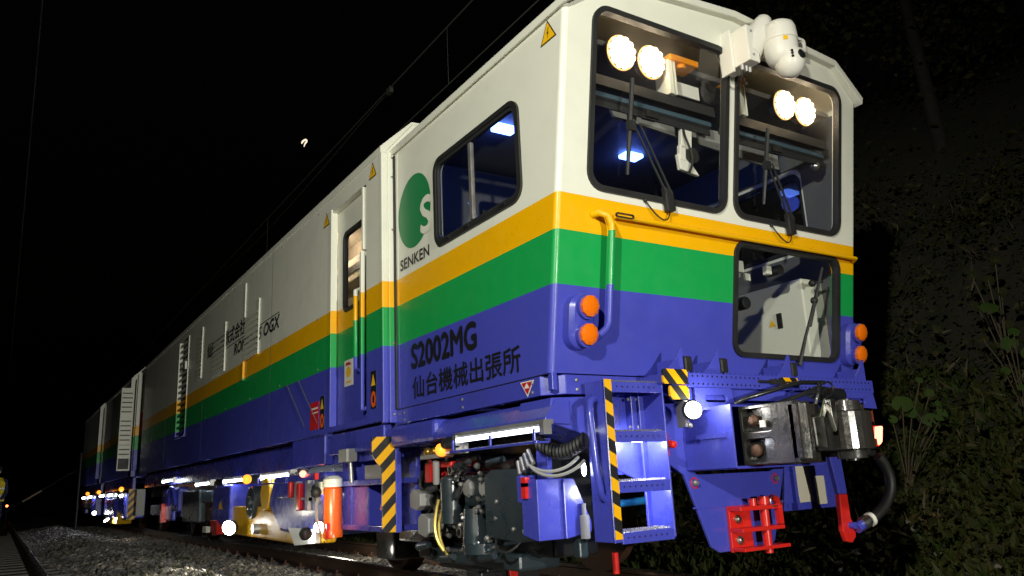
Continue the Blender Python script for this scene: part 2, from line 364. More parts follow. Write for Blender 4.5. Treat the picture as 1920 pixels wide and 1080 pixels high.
for n, x0, x1, y0, y1, s0, s1 in ((9000, -2.0, 0.75, 1.5, 10, 0.020, 0.042), (9000, -2.0, 0.75, 10, 30, 0.028, 0.05), (3500, -3.3, -1.9, 4, 26, 0.025, 0.045),
                                  (4200, 0.75, 3.4, 0.2, 5.5, 0.020, 0.042), (2600, 0.75, 3.0, 5.5, 20, 0.025, 0.045), (1200, 2.2, 4.2, -0.5, 4.0, 0.015, 0.05), (3200, 0.15, 0.72, 1.0, 12, 0.022, 0.042), (2200, 0.15, 0.72, 12, 26, 0.03, 0.05), (2500, 0.85, 1.85, 0.5, 9, 0.022, 0.042), (1500, 1.95, 2.9, 0.2, 5, 0.02, 0.04)):
    X_ = RNG.uniform(x0, x1, n); Y_ = y0+(y1-y0)*RNG.uniform(0, 1, n)**1.3
    for x, y in zip(X_, Y_):
        z = max(heap(x, y), -0.185 if 0.1 < x < 2.5 else -1) if x < 2.8 else bank_z(x)+0.0
        P.append((x, y, z+RNG.uniform(-0.02, 0.02))); R_.append(RNG.uniform(s0, s1))
stones('ballast_stones', np.array(P), np.array(R_), 'stone')

def rail_section(x0):
    h = [(0.0325, 0), (0.0325, -0.028), (0.010, -0.042), (0.008, -0.125), (0.0625, -0.142), (0.0625, -0.153)]
    L = [(-a, b) for a, b in h][::-1]+h
    L = [(-0.024, 0.0)]+[p for p in L if p not in ((-0.0325, 0), (0.0325, 0))]
    pts = [(-0.0625, -0.153), (-0.0625, -0.142), (-0.008, -0.125), (-0.010, -0.042), (-0.0325, -0.030), (-0.0325, -0.008), (-0.024, 0.0),
           (0.024, 0.0), (0.0325, -0.008), (0.0325, -0.030), (0.010, -0.042), (0.008, -0.125), (0.0625, -0.142), (0.0625, -0.153)]
    return [(x0+a, b) for a, b in pts]
def make_rail(x0, y0, y1, parent):
    mb = MB(); mb.prism(rail_section(x0), XZ(0), y0, y1)
    for i, f in enumerate(mb.f):
        mb.m[i] = 1 if all(mb.v[k][2] > -0.009 for k in f) else 0
    o = mb.build('rail', ['rail_side', 'railhead'], parent, fix=False); return o
def track(label, xc, y0, y1, sl0, sl1, clip=True):
    t = thing('railway_track', label, 'railway track', (xc, 0, -0.15))
    ra = make_rail(xc-0.566, y0, y1, t); rb = make_rail(xc+0.566, y0, y1, t)
    mb = MB(); mb.hexa([(xc-1.0, -0.12, -0.33), (xc+1.0, -0.12, -0.33), (xc+1.0, 0.12, -0.33), (xc-1.0, 0.12, -0.33), (xc-1.0, -0.09, -0.16), (xc+1.0, -0.09, -0.16), (xc+1.0, 0.09, -0.16), (xc-1.0, 0.09, -0.16)])
    s0 = mb.build('sleeper', 'concrete', t, bevel=0.012); s0.location.y += sl0
    clips = []
    if clip:
        for sx in (-0.566, 0.566):
            for d in (-1, 1):
                x = xc+sx+d*0.085; cl = MB(); cl.box(x-0.035, x+0.035, -0.05, 0.05, -0.158, -0.135); cl.add([(x+0.014*math.cos(k*PI/4), 0.014*math.sin(k*PI/4), z) for z in (-0.135, -0.10) for k in range(8)], [(k, (k+1) % 8, 8+(k+1) % 8, 8+k) for k in range(8)]+[tuple(range(8, 16))])
                o = cl.build('rail_fastening', 'rust', t); o.location.y += sl0; clips.append(o)
    y = sl0+0.6
    while y < sl1:
        for o in [s0]+clips: copy_part(o, t, (0, y-sl0, 0))
        y += 0.6
    return t
track('rusty rails on concrete sleepers under the striped work train', 1.333, -30, 160, -0.4, 26)
track('empty unlit track in the dark left of the stone heap', -2.47, -30, 160, 5, 26, False)

# ------------------------------------------------------------------ the maintenance train, leading vehicle
T = thing('track_maintenance_vehicle', 'leading rail work vehicle in white, yellow, green and blue with lit headlamps and open coupler', 'rail vehicle', (1.3, 2.0, -0.0))
# --- cab shell: leaning front with three openings, left side with one, right side, corner pillars
gable = [(0.03, 1.255), (2.57, 1.255), (2.57, 3.25), (2.31, 3.43), (1.3, 3.50), (0.29, 3.43), (0.03, 3.25)]
WL, WR, WB = (0.205, 1.275, 2.262, 3.29), (1.36, 2.405, 2.262, 3.29), (1.375, 2.40, 1.405, 2.105)
mb = MB(); mb.plate(gable, [rr(*WL, 0.10), rr(*WR, 0.10), rr(*WB, 0.085)], FRONT, 0.0, 0.05)
mb.build('cab_front', 'livery', T, smooth=30)
WS = (0.17, 1.24, 2.285, 2.905)
side_poly = lambda: [(0.03, 1.255), (1.94, 1.255), (1.94, 3.25), (-RK*1.995+0.03, 3.25)]
mb = MB(); mb.plate(side_poly(), [rr(*WS, 0.09)], SIDE, 0.0, 0.05); mb.build('cab_side', 'livery', T, smooth=30)
mb = MB(); mb.plate(side_poly(), [rr(*WS, 0.09)], RSIDE, 0.0, 0.05); mb.build('cab_side', 'livery', T, smooth=30)
for sx in (0, 1):
    mb = MB(); vs = []
    for z in (1.255, 3.25):
        for k in range(7):
            a = PI/2*k/6; x = 0.03-0.03*math.cos(a)+0.0; y = 0.03-0.03*math.sin(a)
            vs.append((x if sx == 0 else 2.6-x, -RK*(z-1.255)+y, z))
    mb.add(vs, [(k, k+1, 8+k, 7+k) for k in range(6)]); mb.build('corner_pillar', 'livery', T, smooth=60, fix=False)
# pillar foot tab under the near corner
mb = MB(); mb.box(0.012, 0.045, 0.0, 0.04, 1.165, 1.26); mb.box(2.555, 2.588, 0.0, 0.04, 1.165, 1.26); mb.each('pillar_foot', 'blue', T, bevel=0.004)
# roof with chamfered eaves and overhanging rim
ro = [(-0.025, 3.225), (-0.03, 3.275), (0.285, 3.475), (1.3, 3.545), (2.315, 3.475), (2.63, 3.275), (2.625, 3.225), (2.59, 3.245), (2.31, 3.43), (1.3, 3.50), (0.29, 3.43), (0.01, 3.245)]
mb = MB(); mb.prism(ro, lambda a, b, w: (a, w-RK*(b-3.25), b), -0.385, 1.955); mb.build('cab_roof', 'white', T, bevel=0.008)
# cab lining, floor, rear wall
mb = MB(); mb.box(0.06, 2.54, 1.86, 1.90, 1.3, 3.24); mb.build('cab_rear_wall', 'inner', T)
mb = MB(); mb.box(0.06, 2.54, 0.05, 1.86, 1.27, 1.31); mb.build('cab_floor', 'dark', T)
mb = MB(); mb.box(0.06, 2.54, -0.15, 1.86, 3.20, 3.235); mb.build('cab_ceiling', 'inner', T)
mb = MB(); mb.plate([(0.06, 1.30), (1.86, 1.30), (1.86, 3.20), (-0.22, 3.20)], [rr(WS[0]-0.03, WS[1]+0.03, WS[2]-0.03, WS[3]+0.03, 0.09)], lambda a, b, w: (0.056+w, a, b), 0, 0.02); mb.build('side_lining', 'inner', T)
mb = MB(); mb.plate([(0.06, 1.30), (1.86, 1.30), (1.86, 3.20), (-0.22, 3.20)], [rr(WS[0]-0.03, WS[1]+0.03, WS[2]-0.03, WS[3]+0.03, 0.09)], lambda a, b, w: (2.544-w, a, b), 0, 0.02); mb.build('side_lining', 'inner', T)

def window(name, box, fn, r, parent, rim=0.020, glass='glass', proud=0.016, bright=False):
    x0, x1, z0, z1 = box
    mb = MB(); mb.ring(rr(x0-0.012, x1+0.012, z0-0.012, z1+0.012, r+0.01), rr(x0+rim, x1-rim, z0+rim, z1-rim, r-0.02), fn, -proud, 0.03)
    fr = mb.build(name, 'rubber', parent, smooth=30)
    if bright:
        mb = MB(); mb.ring(rr(x0+rim, x1-rim, z0+rim, z1-rim, r-0.02), rr(x0+rim+0.022, x1-rim-0.022, z0+rim+0.022, z1-rim-0.022, r-0.035), fn, -0.006, 0.02); mb.build('inner_frame', 'dark', fr, smooth=30)
    L = rr(x0+rim-0.004, x1-rim+0.004, z0+rim-0.004, z1-rim+0.004, r-0.02)
    mb = MB(); mb.add([fn(a, b, 0.004) for a, b in L], [tuple(range(len(L)))]); mb.build('glass_pane', glass, fr, fix=False)
    return fr
window('windscreen', WL, FRONT, 0.10, T); window('windscreen', WR, FRONT, 0.10, T); window('lower_window', WB, FRONT, 0.085, T)
sw = window('side_window', WS, SIDE, 0.09, T, bright=True); window('side_window', WS, RSIDE, 0.09, T, bright=True)
mb = MB(); mb.box(-0.006, 0.02, 0.735, 0.765, WS[2]+0.05, WS[3]-0.05); mb.build('sliding_bar', 'zinc', sw)
mb = MB()
for y in (0.36, 0.80, 1.06): mb.box(-0.022, -0.012, y-0.03, y+0.03, WS[2]+0.005, WS[2]+0.02)
mb.each('drain_slot', 'ink', sw)
# --- headlamps behind the windscreens, two pairs of round LED clusters
def headlamp(x, z, r):
    c = Vector(FRONT(x, z, 0.10)); ax = Vector((0, -1, -0.17)).normalized()
    mb = MB(); mb.lathe(c-ax*0.09, ax, [(r*0.7, 0), (r, 0.03), (r*1.04, 0.085), (r, 0.088)], 20); h = mb.build('headlamp', 'dark', T, smooth=40)
    mb = MB(); mb.lathe(c-ax*0.010, ax, [(r*1.10, 0), (r*1.06, 0.006), (0, 0.008)], 28); mb.build('rim_glow_disc', M.setdefault('rim_glow', emit('rim_glow', (1.0, 0.50, 0.16), 1.1)), h, smooth=50)  # glowing disc added as a warm rim of glare around the LEDs
    a = Vector((1, 0, 0)); b = ax.cross(a); e = MB()
    for ring, cnt in ((0, 1), (0.40, 6), (0.80, 12)):
        for k in range(cnt):
            t = 2*PI*k/cnt+ring; p = c+(a*math.cos(t)+b*math.sin(t))*r*ring; e.ball(p+ax*0.002, r*0.225, r*0.225, r*0.225, 10, 6)
    e.build('led_cluster', 'headlight', h, smooth=60)
    l = lamp('headlamp_light', 'POINT', c+ax*0.06, 0.8, (1.0, 0.70, 0.34), 0.03); adopt(l, h)
for x, z, r in ((0.50, 3.14, 0.098), (0.735, 3.14, 0.096), (1.955, 3.14, 0.096), (2.175, 3.14, 0.094)): headlamp(x, z, r)
mb = MB(); mb.box(0.24, 1.26, -0.20, -0.19+0.03, 2.90, 2.965); mb.box(1.37, 2.39, -0.20, -0.16, 2.90, 2.965); mb.each('sunshade_rail', 'dark', T)
for x0, x1 in ((0.25, 1.25), (1.38, 2.38)):
    mb = MB(); mb.cyl((x0, -0.14, 2.86), (x1, -0.14, 2.86), 0.032); mb.box(x0, x1, -0.155, -0.145, 2.79, 2.84); mb.build('sunshade_roller', 'dark', T, smooth=40)
    mb = MB(); mb.box(x0, x1, -0.172, -0.165, 2.845, 2.872); mb.build('blind_edge', flat('blind_blue', (0.05, 0.09, 0.12), 0.4), T)
    mb = MB(); mb.box((x0+x1)/2-0.05, (x0+x1)/2+0.05, -0.17, -0.12, 2.80, 2.86); mb.build('blind_catch', 'rubber', T)
# headlamp shelf ends, orange beacons near the centre pillar
for x0, x1 in ((0.88, 1.12), (1.42, 1.56)):
    mb = MB(); mb.box(x0, x1, -0.24, -0.10, 3.195, 3.235); mb.cyl(((x0+x1)/2, -0.2, 3.20), ((x0+x1)/2, -0.2, 3.17), 0.03); mb.build('orange_bracket', M.setdefault('amber_plastic', paint('amber_plastic', (0.75, 0.26, 0.01), 0.35, dirt=0.1)), T, bevel=0.006)
for x in (0.87, 1.50):
    mb = MB(); mb.box(x, x+0.035, -0.22, -0.10, 2.97, 3.20); mb.box(x+0.05, x+0.06, -0.22, -0.14, 2.97, 3.20); mb.build('lamp_bracket', 'white', T)
mb = MB(); mb.hexa([(0.83, 0.27, 3.02), (2.46, 0.27, 2.93), (2.46, 0.29, 2.93), (0.83, 0.29, 3.02), (0.80, 0.27, 3.10), (2.46, 0.27, 3.13), (2.46, 0.29, 3.13), (0.80, 0.29, 3.10)]); mb.build('ceiling_panel', paint('panel_grey', (0.32, 0.32, 0.30), 0.6, dirt=0.1), T)
mb = MB(); mb.box(1.02, 1.25, -0.10, -0.09, 3.06, 3.15); mb.each('notice_card', 'label_white', T)
# blue ceiling lights
for x, y in ((0.47, 1.05), (1.64, 1.02)):
    mb = MB(); mb.box(x-0.085, x+0.085, y-0.055, y+0.055, 3.165, 3.198); bl = mb.build('ceiling_lamp', 'blue_light', T, bevel=0.008)
    l = lamp('blue_lamp_light', 'POINT', (x, y, 3.08), 1.3, (0.08, 0.14, 1.0), 0.08); adopt(l, bl)
# console, seats, monitors, camera arm, cabinet
mb = MB(); mb.box(0.15, 1.30, 0.06, 0.45, 1.31, 2.24); mb.build('driver_desk', 'dark', T, bevel=0.02)
mb = MB(); mb.box(0.45, 0.95, 0.85, 0.97, 1.9, 2.65); mb.box(0.45, 0.95, 0.80, 1.25, 1.75, 1.92); mb.box(0.55, 0.85, 0.86, 0.95, 2.67, 2.85); mb.build('driver_seat', 'dark', T, bevel=0.04)
mb = MB(); mb.box(1.55, 2.0, 1.0, 1.12, 1.9, 2.7); mb.box(1.55, 2.0, 0.95, 1.4, 1.75, 1.92); mb.build('driver_seat', 'dark', T, bevel=0.04)
scr = emit('monitor_screen', (0.15, 0.35, 0.9), 0.5)
for y, z, x in ((0.98, 2.36, 0.16),):
    mb = MB(); mb.box(x-0.01, x+0.25, y-0.12, y-0.09, z-0.10, z+0.10); mo = mb.build('monitor', 'dark', T, bevel=0.006)
    mb = MB(); mb.cyl((x-0.015, y+0.02, z-0.03), (x-0.025, y+0.02, z-0.03), 0.016, seg=12); mb.build('status_led', emit('cyan_led', (0.55, 0.85, 1.0), 6), mo)
    mb = MB(); mb.tube([(x, y-0.03, z+0.06), (x, y+0.10, z+0.22)], 0.006, 6); mb.build('monitor_stay', 'zinc', mo)
mb = MB(); mb.obox((1.045, -0.13, 2.74), 0.09, 0.03, 0.16, Matrix.Rotation(0.15, 3, 'Y')); mb.obox((1.0, -0.13, 2.63), 0.05, 0.03, 0.10, Matrix.Rotation(0.1, 3, 'Y'))
mb.hexa([(0.97, -0.14, 2.52), (1.13, -0.14, 2.50), (1.13, -0.11, 2.50), (0.97, -0.11, 2.52), (0.96, -0.14, 2.62), (1.03, -0.14, 2.62), (1.03, -0.11, 2.62), (0.96, -0.11, 2.62)]); cm = mb.build('camera_arm', 'white_plastic', T, bevel=0.005)
mb = MB(); mb.cyl((1.07, -0.16, 2.62), (1.07, -0.10, 2.62), 0.05); mb.tube(bez((1.02, -0.15, 2.80), (0.98, -0.17, 2.7), (1.1, -0.18, 2.62), (1.02, -0.16, 2.5)), 0.008, 6); mb.box(1.0, 1.09, -0.15, -0.1, 2.81, 2.835); mb.build('camera_head', 'rubber', cm, smooth=40)
mb = MB(); mb.ball((2.325, -0.13, 2.79), 0.032); mb.cyl((2.34, -0.13, 2.83), (2.36, -0.13, 2.88), 0.012); mb.build('round_mirror', 'steel', T, smooth=60)
mb = MB(); mb.box(2.30, 2.54, 0.10, 1.02, 1.32, 2.02); cb = mb.build('white_cabinet', 'white', T, bevel=0.01)
for y, z in ((0.80, 1.62), (0.32, 1.75)):
    mb = MB(); mb.box(2.288, 2.30, y-0.02, y+0.02, z-0.055, z+0.055); mb.build('cabinet_handle', 'rubber', cb)
mb = MB(); mb.add([(2.296, 0.42, 1.72), (2.296, 0.36, 1.72), (2.296, 0.39, 1.775)], [(0, 1, 2)]); mb.build('warning_sign', 'warn', cb, fix=False)
mb = MB(); mb.box(1.40, 1.80, 0.65, 1.05, 1.62, 1.95); mb.build('instrument_box', 'blue', T, bevel=0.01)
mb = MB(); mb.box(1.45, 1.75, 0.30, 0.62, 1.76, 1.90); mb.cyl((1.85, 0.3, 1.83), (1.85, 0.22, 1.83), 0.045); mb.build('instrument_housing', 'dark', T, bevel=0.01)
mb = MB(); mb.hexa([(1.42, 0.18, 1.95), (1.70, 0.12, 1.97), (1.70, 0.32, 1.98), (1.42, 0.40, 1.96), (1.42, 0.18, 1.98), (1.70, 0.12, 2.0), (1.70, 0.32, 2.01), (1.42, 0.40, 1.99)]); mb.build('instrument_shelf', 'zinc', T)
mb = MB(); mb.box(1.60, 1.72, 0.10, 0.2, 2.0, 2.08); mb.box(1.70, 1.75, 0.08, 0.1, 1.94, 1.99); mb.box(1.90, 1.95, 0.06, 0.10, 2.0, 2.06); mb.each('junction_box', 'white', T, bevel=0.004)
mb = MB(); mb.cyl((1.99, 0.12, 2.03), (1.99, 0.02, 2.03), 0.035); mb.box(1.45, 1.52, 0.02, 0.1, 2.03, 2.07); mb.each('small_camera', 'rubber', T, smooth=40)
mb = MB(); mb.tube([(2.30, 0.00, 1.96), (2.36, -0.03, 1.97)], 0.012, 8); mb.ball((2.285, 0.0, 1.955), 0.026); mb.build('window_knob', 'rubber', T, smooth=60)
# --- wipers
def wiper(px, pz, blade, tip):
    base = Vector(FRONT(px, pz, -0.03)); t = Vector(FRONT(*tip, -0.035)); w = 0.03
    mb = MB(); mb.hexa([tuple(Vector(FRONT(px+a, pz+b, c))) for c in (-0.045, -0.01) for a, b in ((-0.015, 0.10), (0.055, 0.085), (0.085, -0.03), (0.02, -0.04))]); o = mb.build('wiper', 'rubber', T, bevel=0.006)
    for dx in (-0.012, 0.03):
        mb = MB(); mb.tube([Vector(FRONT(px+0.02+dx, pz+0.06, -0.04)), Vector(FRONT(tip[0]+dx*1.2, tip[1], -0.045))], [0.009, 0.006], 6); mb.build('wiper_arm', 'rubber', o)
    (x0, z0), (x1, z1) = blade
    mb = MB(); p, q = Vector(FRONT(x0, z0, -0.03)), Vector(FRONT(x1, z1, -0.03)); m = (p+q)/2
    mb.tube([p, p.lerp(q, 0.5), q], [0.013, 0.016, 0.010], 6); mb.box(m.x-0.02, m.x+0.03, m.y-0.02, m.y+0.01, m.z-0.03, m.z+0.03); mb.build('wiper_blade', 'rubber', o)
    mb = MB(); mb.tube(bez(FRONT(px-0.13, pz+0.01, -0.01), FRONT(px-0.06, pz-0.10, -0.05), FRONT(px+0.02, pz-0.14, -0.05), FRONT(px+0.055, pz-0.03, -0.02), 14), 0.0045, 6); mb.ball(FRONT(px-0.13, pz+0.01, -0.012), 0.012); mb.build('washer_hose', 'rubber', o, smooth=40)
wiper(0.745, 2.235, ((0.475, 2.92), (0.46, 2.36)), (0.49, 2.66)); wiper(1.83, 2.235, ((1.63, 2.86), (1.60, 2.36)), (1.62, 2.63))
# lower window wiper
mb = MB(); mb.tube([FRONT(1.965, 1.36, -0.03), FRONT(2.02, 1.55, -0.035), FRONT(2.11, 1.80, -0.04)], [0.016, 0.011, 0.009], 6); w3 = mb.build('wiper', 'rubber', T)
mb = MB(); mb.tube([FRONT(2.07, 1.62, -0.025), FRONT(2.20, 2.02, -0.025)], [0.016, 0.010], 6); mb.ball(FRONT(2.11, 1.79, -0.03), 0.025); mb.build('wiper_blade', 'rubber', w3)
# --- marker lamps: rounded housings with two amber lenses each side
def markers(x, mirror=1):
    mb = MB(); c = [(x, 1.485), ]
    base = rr(x-0.085, x+0.085, 1.375, 1.665, 0.08, 6); top = rr(x-0.062, x+0.062, 1.395, 1.645, 0.06, 6); n = len(base)
    vs = [FRONT(a, b, 0.0) for a, b in base]+[FRONT(a, b, -0.055) for a, b in base]+[FRONT(a, b, -0.075) for a, b in top]
    mb.add(vs, [(i, (i+1) % n, n+(i+1) % n, n+i) for i in range(n)]+[(n+i, n+(i+1) % n, 2*n+(i+1) % n, 2*n+i) for i in range(n)]+[tuple(range(2*n, 3*n))])
    h = mb.build('marker_lamp_housing', 'blue', T, smooth=40)
    ax = Vector((0, -1, -0.17)).normalized()
    for z in (1.445, 1.592):
        mb = MB(); mb.lathe(FRONT(x+0.01, z, -0.070), ax, [(0.066, 0), (0.066, 0.03)], 24); mb.build('lens_collar', 'blue', h, smooth=40)
        mb = MB(); mb.lathe(FRONT(x+0.01, z, -0.095), ax, [(0.058, 0), (0.058, 0.024), (0.040, 0.034), (0.020, 0.038), (0, 0.039)], 10); mb.build('amber_lens', 'amber', h)
markers(0.155); markers(2.50)
# --- pipe handrails on the front, painted with the bands
mb = MB(); mb.tube([FRONT(0.245, 2.115, 0.0), FRONT(0.26, 2.115, -0.045), FRONT(0.295, 2.095, -0.075), FRONT(0.315, 2.05, -0.082)]+[FRONT(0.318, z, -0.082) for z in (2.0, 1.8, 1.6, 1.52)]+[FRONT(0.312, 1.49, -0.076), FRONT(0.285, 1.45, -0.04), FRONT(0.265, 1.43, 0.0)], 0.021, 10)
mb.build('handrail', 'livery', T, smooth=50)
mb = MB(); pts = [FRONT(x, 2.115, -0.042) for x in (0.37, 0.45, 0.9, 1.5, 2.1, 2.45)]+[FRONT(2.53, 2.11, -0.05), FRONT(2.57, 2.105, -0.0)]
mb.tube(pts, 0.015, 10); mb.build('handrail', 'livery', T, smooth=50)
mb = MB(); mb.ring(rr(0.36, 0.49, 2.104, 2.128, 0.011), rr(0.367, 0.483, 2.109, 2.123, 0.006), FRONT, -0.066, -0.056); mb.build('grab_slot', 'rubber', T)
# --- pan-tilt camera on a bracket over the centre pillar
def ptz():
    mb = MB(); mb.box(1.235, 1.33, -0.545, -0.33, 3.13, 3.37); mb.box(1.215, 1.235, -0.43, -0.33, 3.10, 3.39); b = mb.build('pan_tilt_camera', 'white_plastic', T, bevel=0.006)
    mb = MB()
    for z in (3.17, 3.33): bolt(mb, (1.27, -0.546, z), (0, -1, 0), 0.008)
    for x in (1.25, 1.285, 1.315): mb.cyl((x, -0.47, 3.13), (x, -0.47, 3.095), 0.014, 0.011, 10)
    mb.each('cable_gland', 'zinc', b, smooth=40)
    mb = MB(); mb.tube(bez((1.25, -0.46, 3.10), (1.25, -0.45, 3.04), (1.32, -0.42, 3.04), (1.36, -0.40, 3.07)), 0.008, 6); mb.build('camera_cable', 'rubber', b)
    mb = MB(); mb.tube([(1.31, -0.47, 3.22), (1.36, -0.50, 3.32), (1.415, -0.53, 3.43), (1.43, -0.54, 3.465), (1.435, -0.545, 3.485)], [0.085, 0.075, 0.058, 0.045, 0.018], 16); mb.build('camera_neck', 'white_plastic', b, smooth=50)
    cx, cy = 1.465, -0.60; ax = (0.02, -0.02, -1)     # drum, yoke and ball hang from the neck
    mb = MB(); mb.lathe((cx, cy, 3.405), ax, [(0.03, 0), (0.072, 0.006), (0.094, 0.022), (0.103, 0.05), (0.106, 0.125), (0.1055, 0.132), (0.100, 0.136)], 32); mb.build('camera_drum', 'white_plastic', b, smooth=50)
    mb = MB(); mb.lathe((cx, cy, 3.268), ax, [(0.098, 0), (0.105, 0.004), (0.103, 0.05), (0.098, 0.09), (0.085, 0.125), (0.06, 0.15)], 32); mb.build('camera_yoke', 'white_plastic', b, smooth=50)
    bc = Vector((cx+0.028, cy-0.030, 3.135)); mb = MB(); mb.ball(bc, 0.092, 0.092, 0.105, 28, 18); mb.build('camera_ball', 'white_plastic', b, smooth=70)
    look = Vector((0.02, -0.99, 0.12)).normalized()
    mb = MB(); mb.lathe(bc+look*0.086, look, [(0.030, 0), (0.030, 0.008), (0.020, 0.011), (0.0, 0.011)], 20); mb.build('camera_lens', 'black', b, smooth=40)
    side = Vector((-1, 0, 0)); mb = MB()
    for k in range(3): mb.ball(bc+(look*0.72+side*0.62+Vector((0, 0, 0.22-0.20*k))).normalized()*0.0925, 0.009)
    mb.build('sensor_slot', 'black', b)['kind'] = 'stuff'
    v = Vector((-0.55, -0.83, 0)); t = Vector((0.83, -0.55, 0)); o = Vector((cx, cy, 3.235))+v*0.1055
    mb = MB(); mb.add([o-t*0.014, o+t*0.014, o+t*0.014+Vector((0, 0, 0.028)), o-t*0.014+Vector((0, 0, 0.028))], [(0, 1, 2, 3)]); mb.build('yellow_sticker', 'warn', b, fix=False)
ptz()
# small roof lamp right of the camera with four reflectors
mb = MB(); mb.ring(rr(1.715, 1.925, 3.405, 3.500, 0.02), rr(1.737, 1.903, 3.424, 3.481, 0.012), XZ(-0.47), 0.0, 0.05); mb.box(1.76, 1.88, -0.43, -0.385, 3.42, 3.48); rl = mb.build('roof_work_lamp', 'white_plastic', T, bevel=0.003)
mb = MB()
for k in range(4):
    x = 1.765+k*0.038; mb.lathe((x, -0.435, 3.452), (0, -1, 0), [(0.006, 0), (0.017, 0.028)], 12)
mb.each('reflector_cup', 'zinc', rl); mb = MB(); mb.box(1.735, 1.905, -0.434, -0.428, 3.42, 3.485); mb.build('lamp_back', 'dark', rl)

# --- cab lettering and signs on the left side (text runs towards the cab front)
side_txt = lambda y0, z0: (lambda u, v, w: (w, y0-u, z0+v))
E_ = 0.0
mb = MB(); mb.add([(-0.0015, 1.59-0.272*math.cos(2*PI*k/48), 2.665+0.277*math.sin(2*PI*k/48)) for k in range(48)], [tuple(range(48))]); mb.build('logo_disc', 'logo_green', T, fix=False)
text('logo_letter', 'S', side_txt(1.475, 2.445), 0.17, 0.26, 'logo_white', T, 0.0035, heavy=0.010)
text('name_lettering', 'SENKEN', side_txt(1.83, 2.262), 0.475, 0.080, 'ink', T, 0.003, heavy=0.002)
text('number_lettering', 'S2002MG', side_txt(1.665, 1.512), 0.915, 0.165, 'ink', T, 0.003, heavy=0.0085)
text('office_lettering', '仙台機械出張所', side_txt(1.655, 1.300), 1.385, 0.150, 'ink', T, 0.003, heavy=0.0028)
mb = MB(); mb.box(-0.002, 0.0, 0.02, 1.94, 1.249, 1.2545); mb.build('joint_line', 'ink', T)  # dark line along the joint between cab side and skirt
def warning(y, z, s, fn, name='warning_sign'):
    mb = MB(); mb.add([fn(y+s*0.58, z, -0.002), fn(y-s*0.58, z, -0.002), fn(y, z+s, -0.002)], [(0, 1, 2)]); o = mb.build(name, 'warn_ink', T, fix=False)
    mb = MB(); k = 0.82; zc = z+s/3; mb.add([fn(y+s*0.58*k, zc-s/3*k, -0.0035), fn(y-s*0.58*k, zc-s/3*k, -0.0035), fn(y, zc+s*2/3*k, -0.0035)], [(0, 1, 2)]); mb.build('sign_face', 'warn', o, fix=False)
    mb = MB(); q = [(0.05, 0.62), (-0.07, 0.36), (0.0, 0.37), (-0.04, 0.12), (0.08, 0.42), (0.01, 0.42), (0.10, 0.62)]
    mb.add([fn(y-a*s, z+b*s, -0.005) for a, b in q], [(0, 1, 5, 6), (1, 2, 4, 5), (2, 3, 4)]); mb.build('bolt_symbol', 'warn_ink', o, fix=False)
warning(-0.175, 3.095, 0.135, SIDE); warning(2.13, 3.10, 0.135, BODY); warning(3.20, 3.02, 0.135, BODY)
# red jacking triangle
mb = MB(); mb.add([(-0.003, 0.285, 1.237), (-0.003, 0.145, 1.237), (-0.003, 0.215, 1.15)], [(0, 1, 2)]); o = mb.build('jacking_sign', 'label_white', T, fix=False)
mb = MB(); mb.add([(-0.005, 0.270, 1.231), (-0.005, 0.160, 1.231), (-0.005, 0.215, 1.163)], [(0, 1, 2)]); mb.build('red_triangle', 'label_red', o, fix=False)
mb = MB(); mb.add([(-0.007, 0.242, 1.198), (-0.007, 0.188, 1.198), (-0.007, 0.215, 1.228)], [(0, 1, 2)]); mb.build('white_triangle', 'label_white', o, fix=False)
# --- skirt band under the cab with its chamfered corner, bolts
def skirt():
    poly = [(0.0, 1.97), (0.0, 0.10), (0.10, 0.0), (2.50, 0.0), (2.60, 0.10), (2.60, 1.97), (2.54, 1.97), (2.54, 0.13), (2.47, 0.06), (0.13, 0.06), (0.06, 0.13), (0.06, 1.97)]
    mb = MB(); mb.prism(poly, lambda a, b, w: (a, b, w), 1.145, 1.249); o = mb.build('cab_skirt', 'blue', T, bevel=0.004)
    mb = MB()
    for y in (0.17, 0.95, 1.80):
        for z in (1.17, 1.22): bolt(mb, (0, y, z), (-1, 0, 0), 0.010)
    for x in (0.17, 0.36):
        for z in (1.17, 1.22): bolt(mb, (x, 0, z), (0, -1, 0), 0.010)
    mb.each('skirt_bolt', 'zinc', o, smooth=30)
skirt()
# --- long machine body behind the cab: side sheet with the door recess and slatted opening
XB = -0.095; YE = 13.9
DR = (2.27, 3.06, 1.22, 3.10); SL = (9.42, 10.20, 1.62, 3.14)
def body_side(fn, y0, y1, holes, parent, zt=3.262, zb=1.18):
    mb = MB(); mb.plate([(y0, zb), (y1, zb), (y1, zt), (y0, zt)], [[(a, c), (b, c), (b, d), (a, d)] for a, b, c, d in holes], fn, 0, 0.05); return mb.build('body_side', 'livery', parent)
body_side(BODY, 1.975, YE, [DR, SL], T); body_side(lambda a, b, w: (2.695-w, a, b), 1.975, YE, [], T)
def body_ends(y0, y1, parent, x0=XB):
    prof = [(x0, 1.18), (x0, 3.262), (0.17, 3.54), (1.3, 3.60), (2.43, 3.54), (2.6-x0, 3.262), (2.6-x0, 1.18)]
    for y, w in ((y0, 0.02), (y1-0.02, 0.02)):
        mb = MB(); mb.prism(prof, XZ(y), 0, w); mb.build('body_end_wall', 'livery', parent)
    ro = [(x0-0.012, 3.245), (x0-0.012, 3.30), (0.165, 3.56), (1.3, 3.62), (2.435, 3.56), (2.612-x0, 3.30), (2.612-x0, 3.245), (2.58-x0, 3.245), (2.43, 3.535), (1.3, 3.595), (0.17, 3.535), (x0+0.02, 3.245)]
    mb = MB(); mb.prism(ro, XZ(y0-0.01), 0, y1-y0+0.02); mb.build('body_roof', 'white', parent, bevel=0.006)
body_ends(1.955, YE, T)
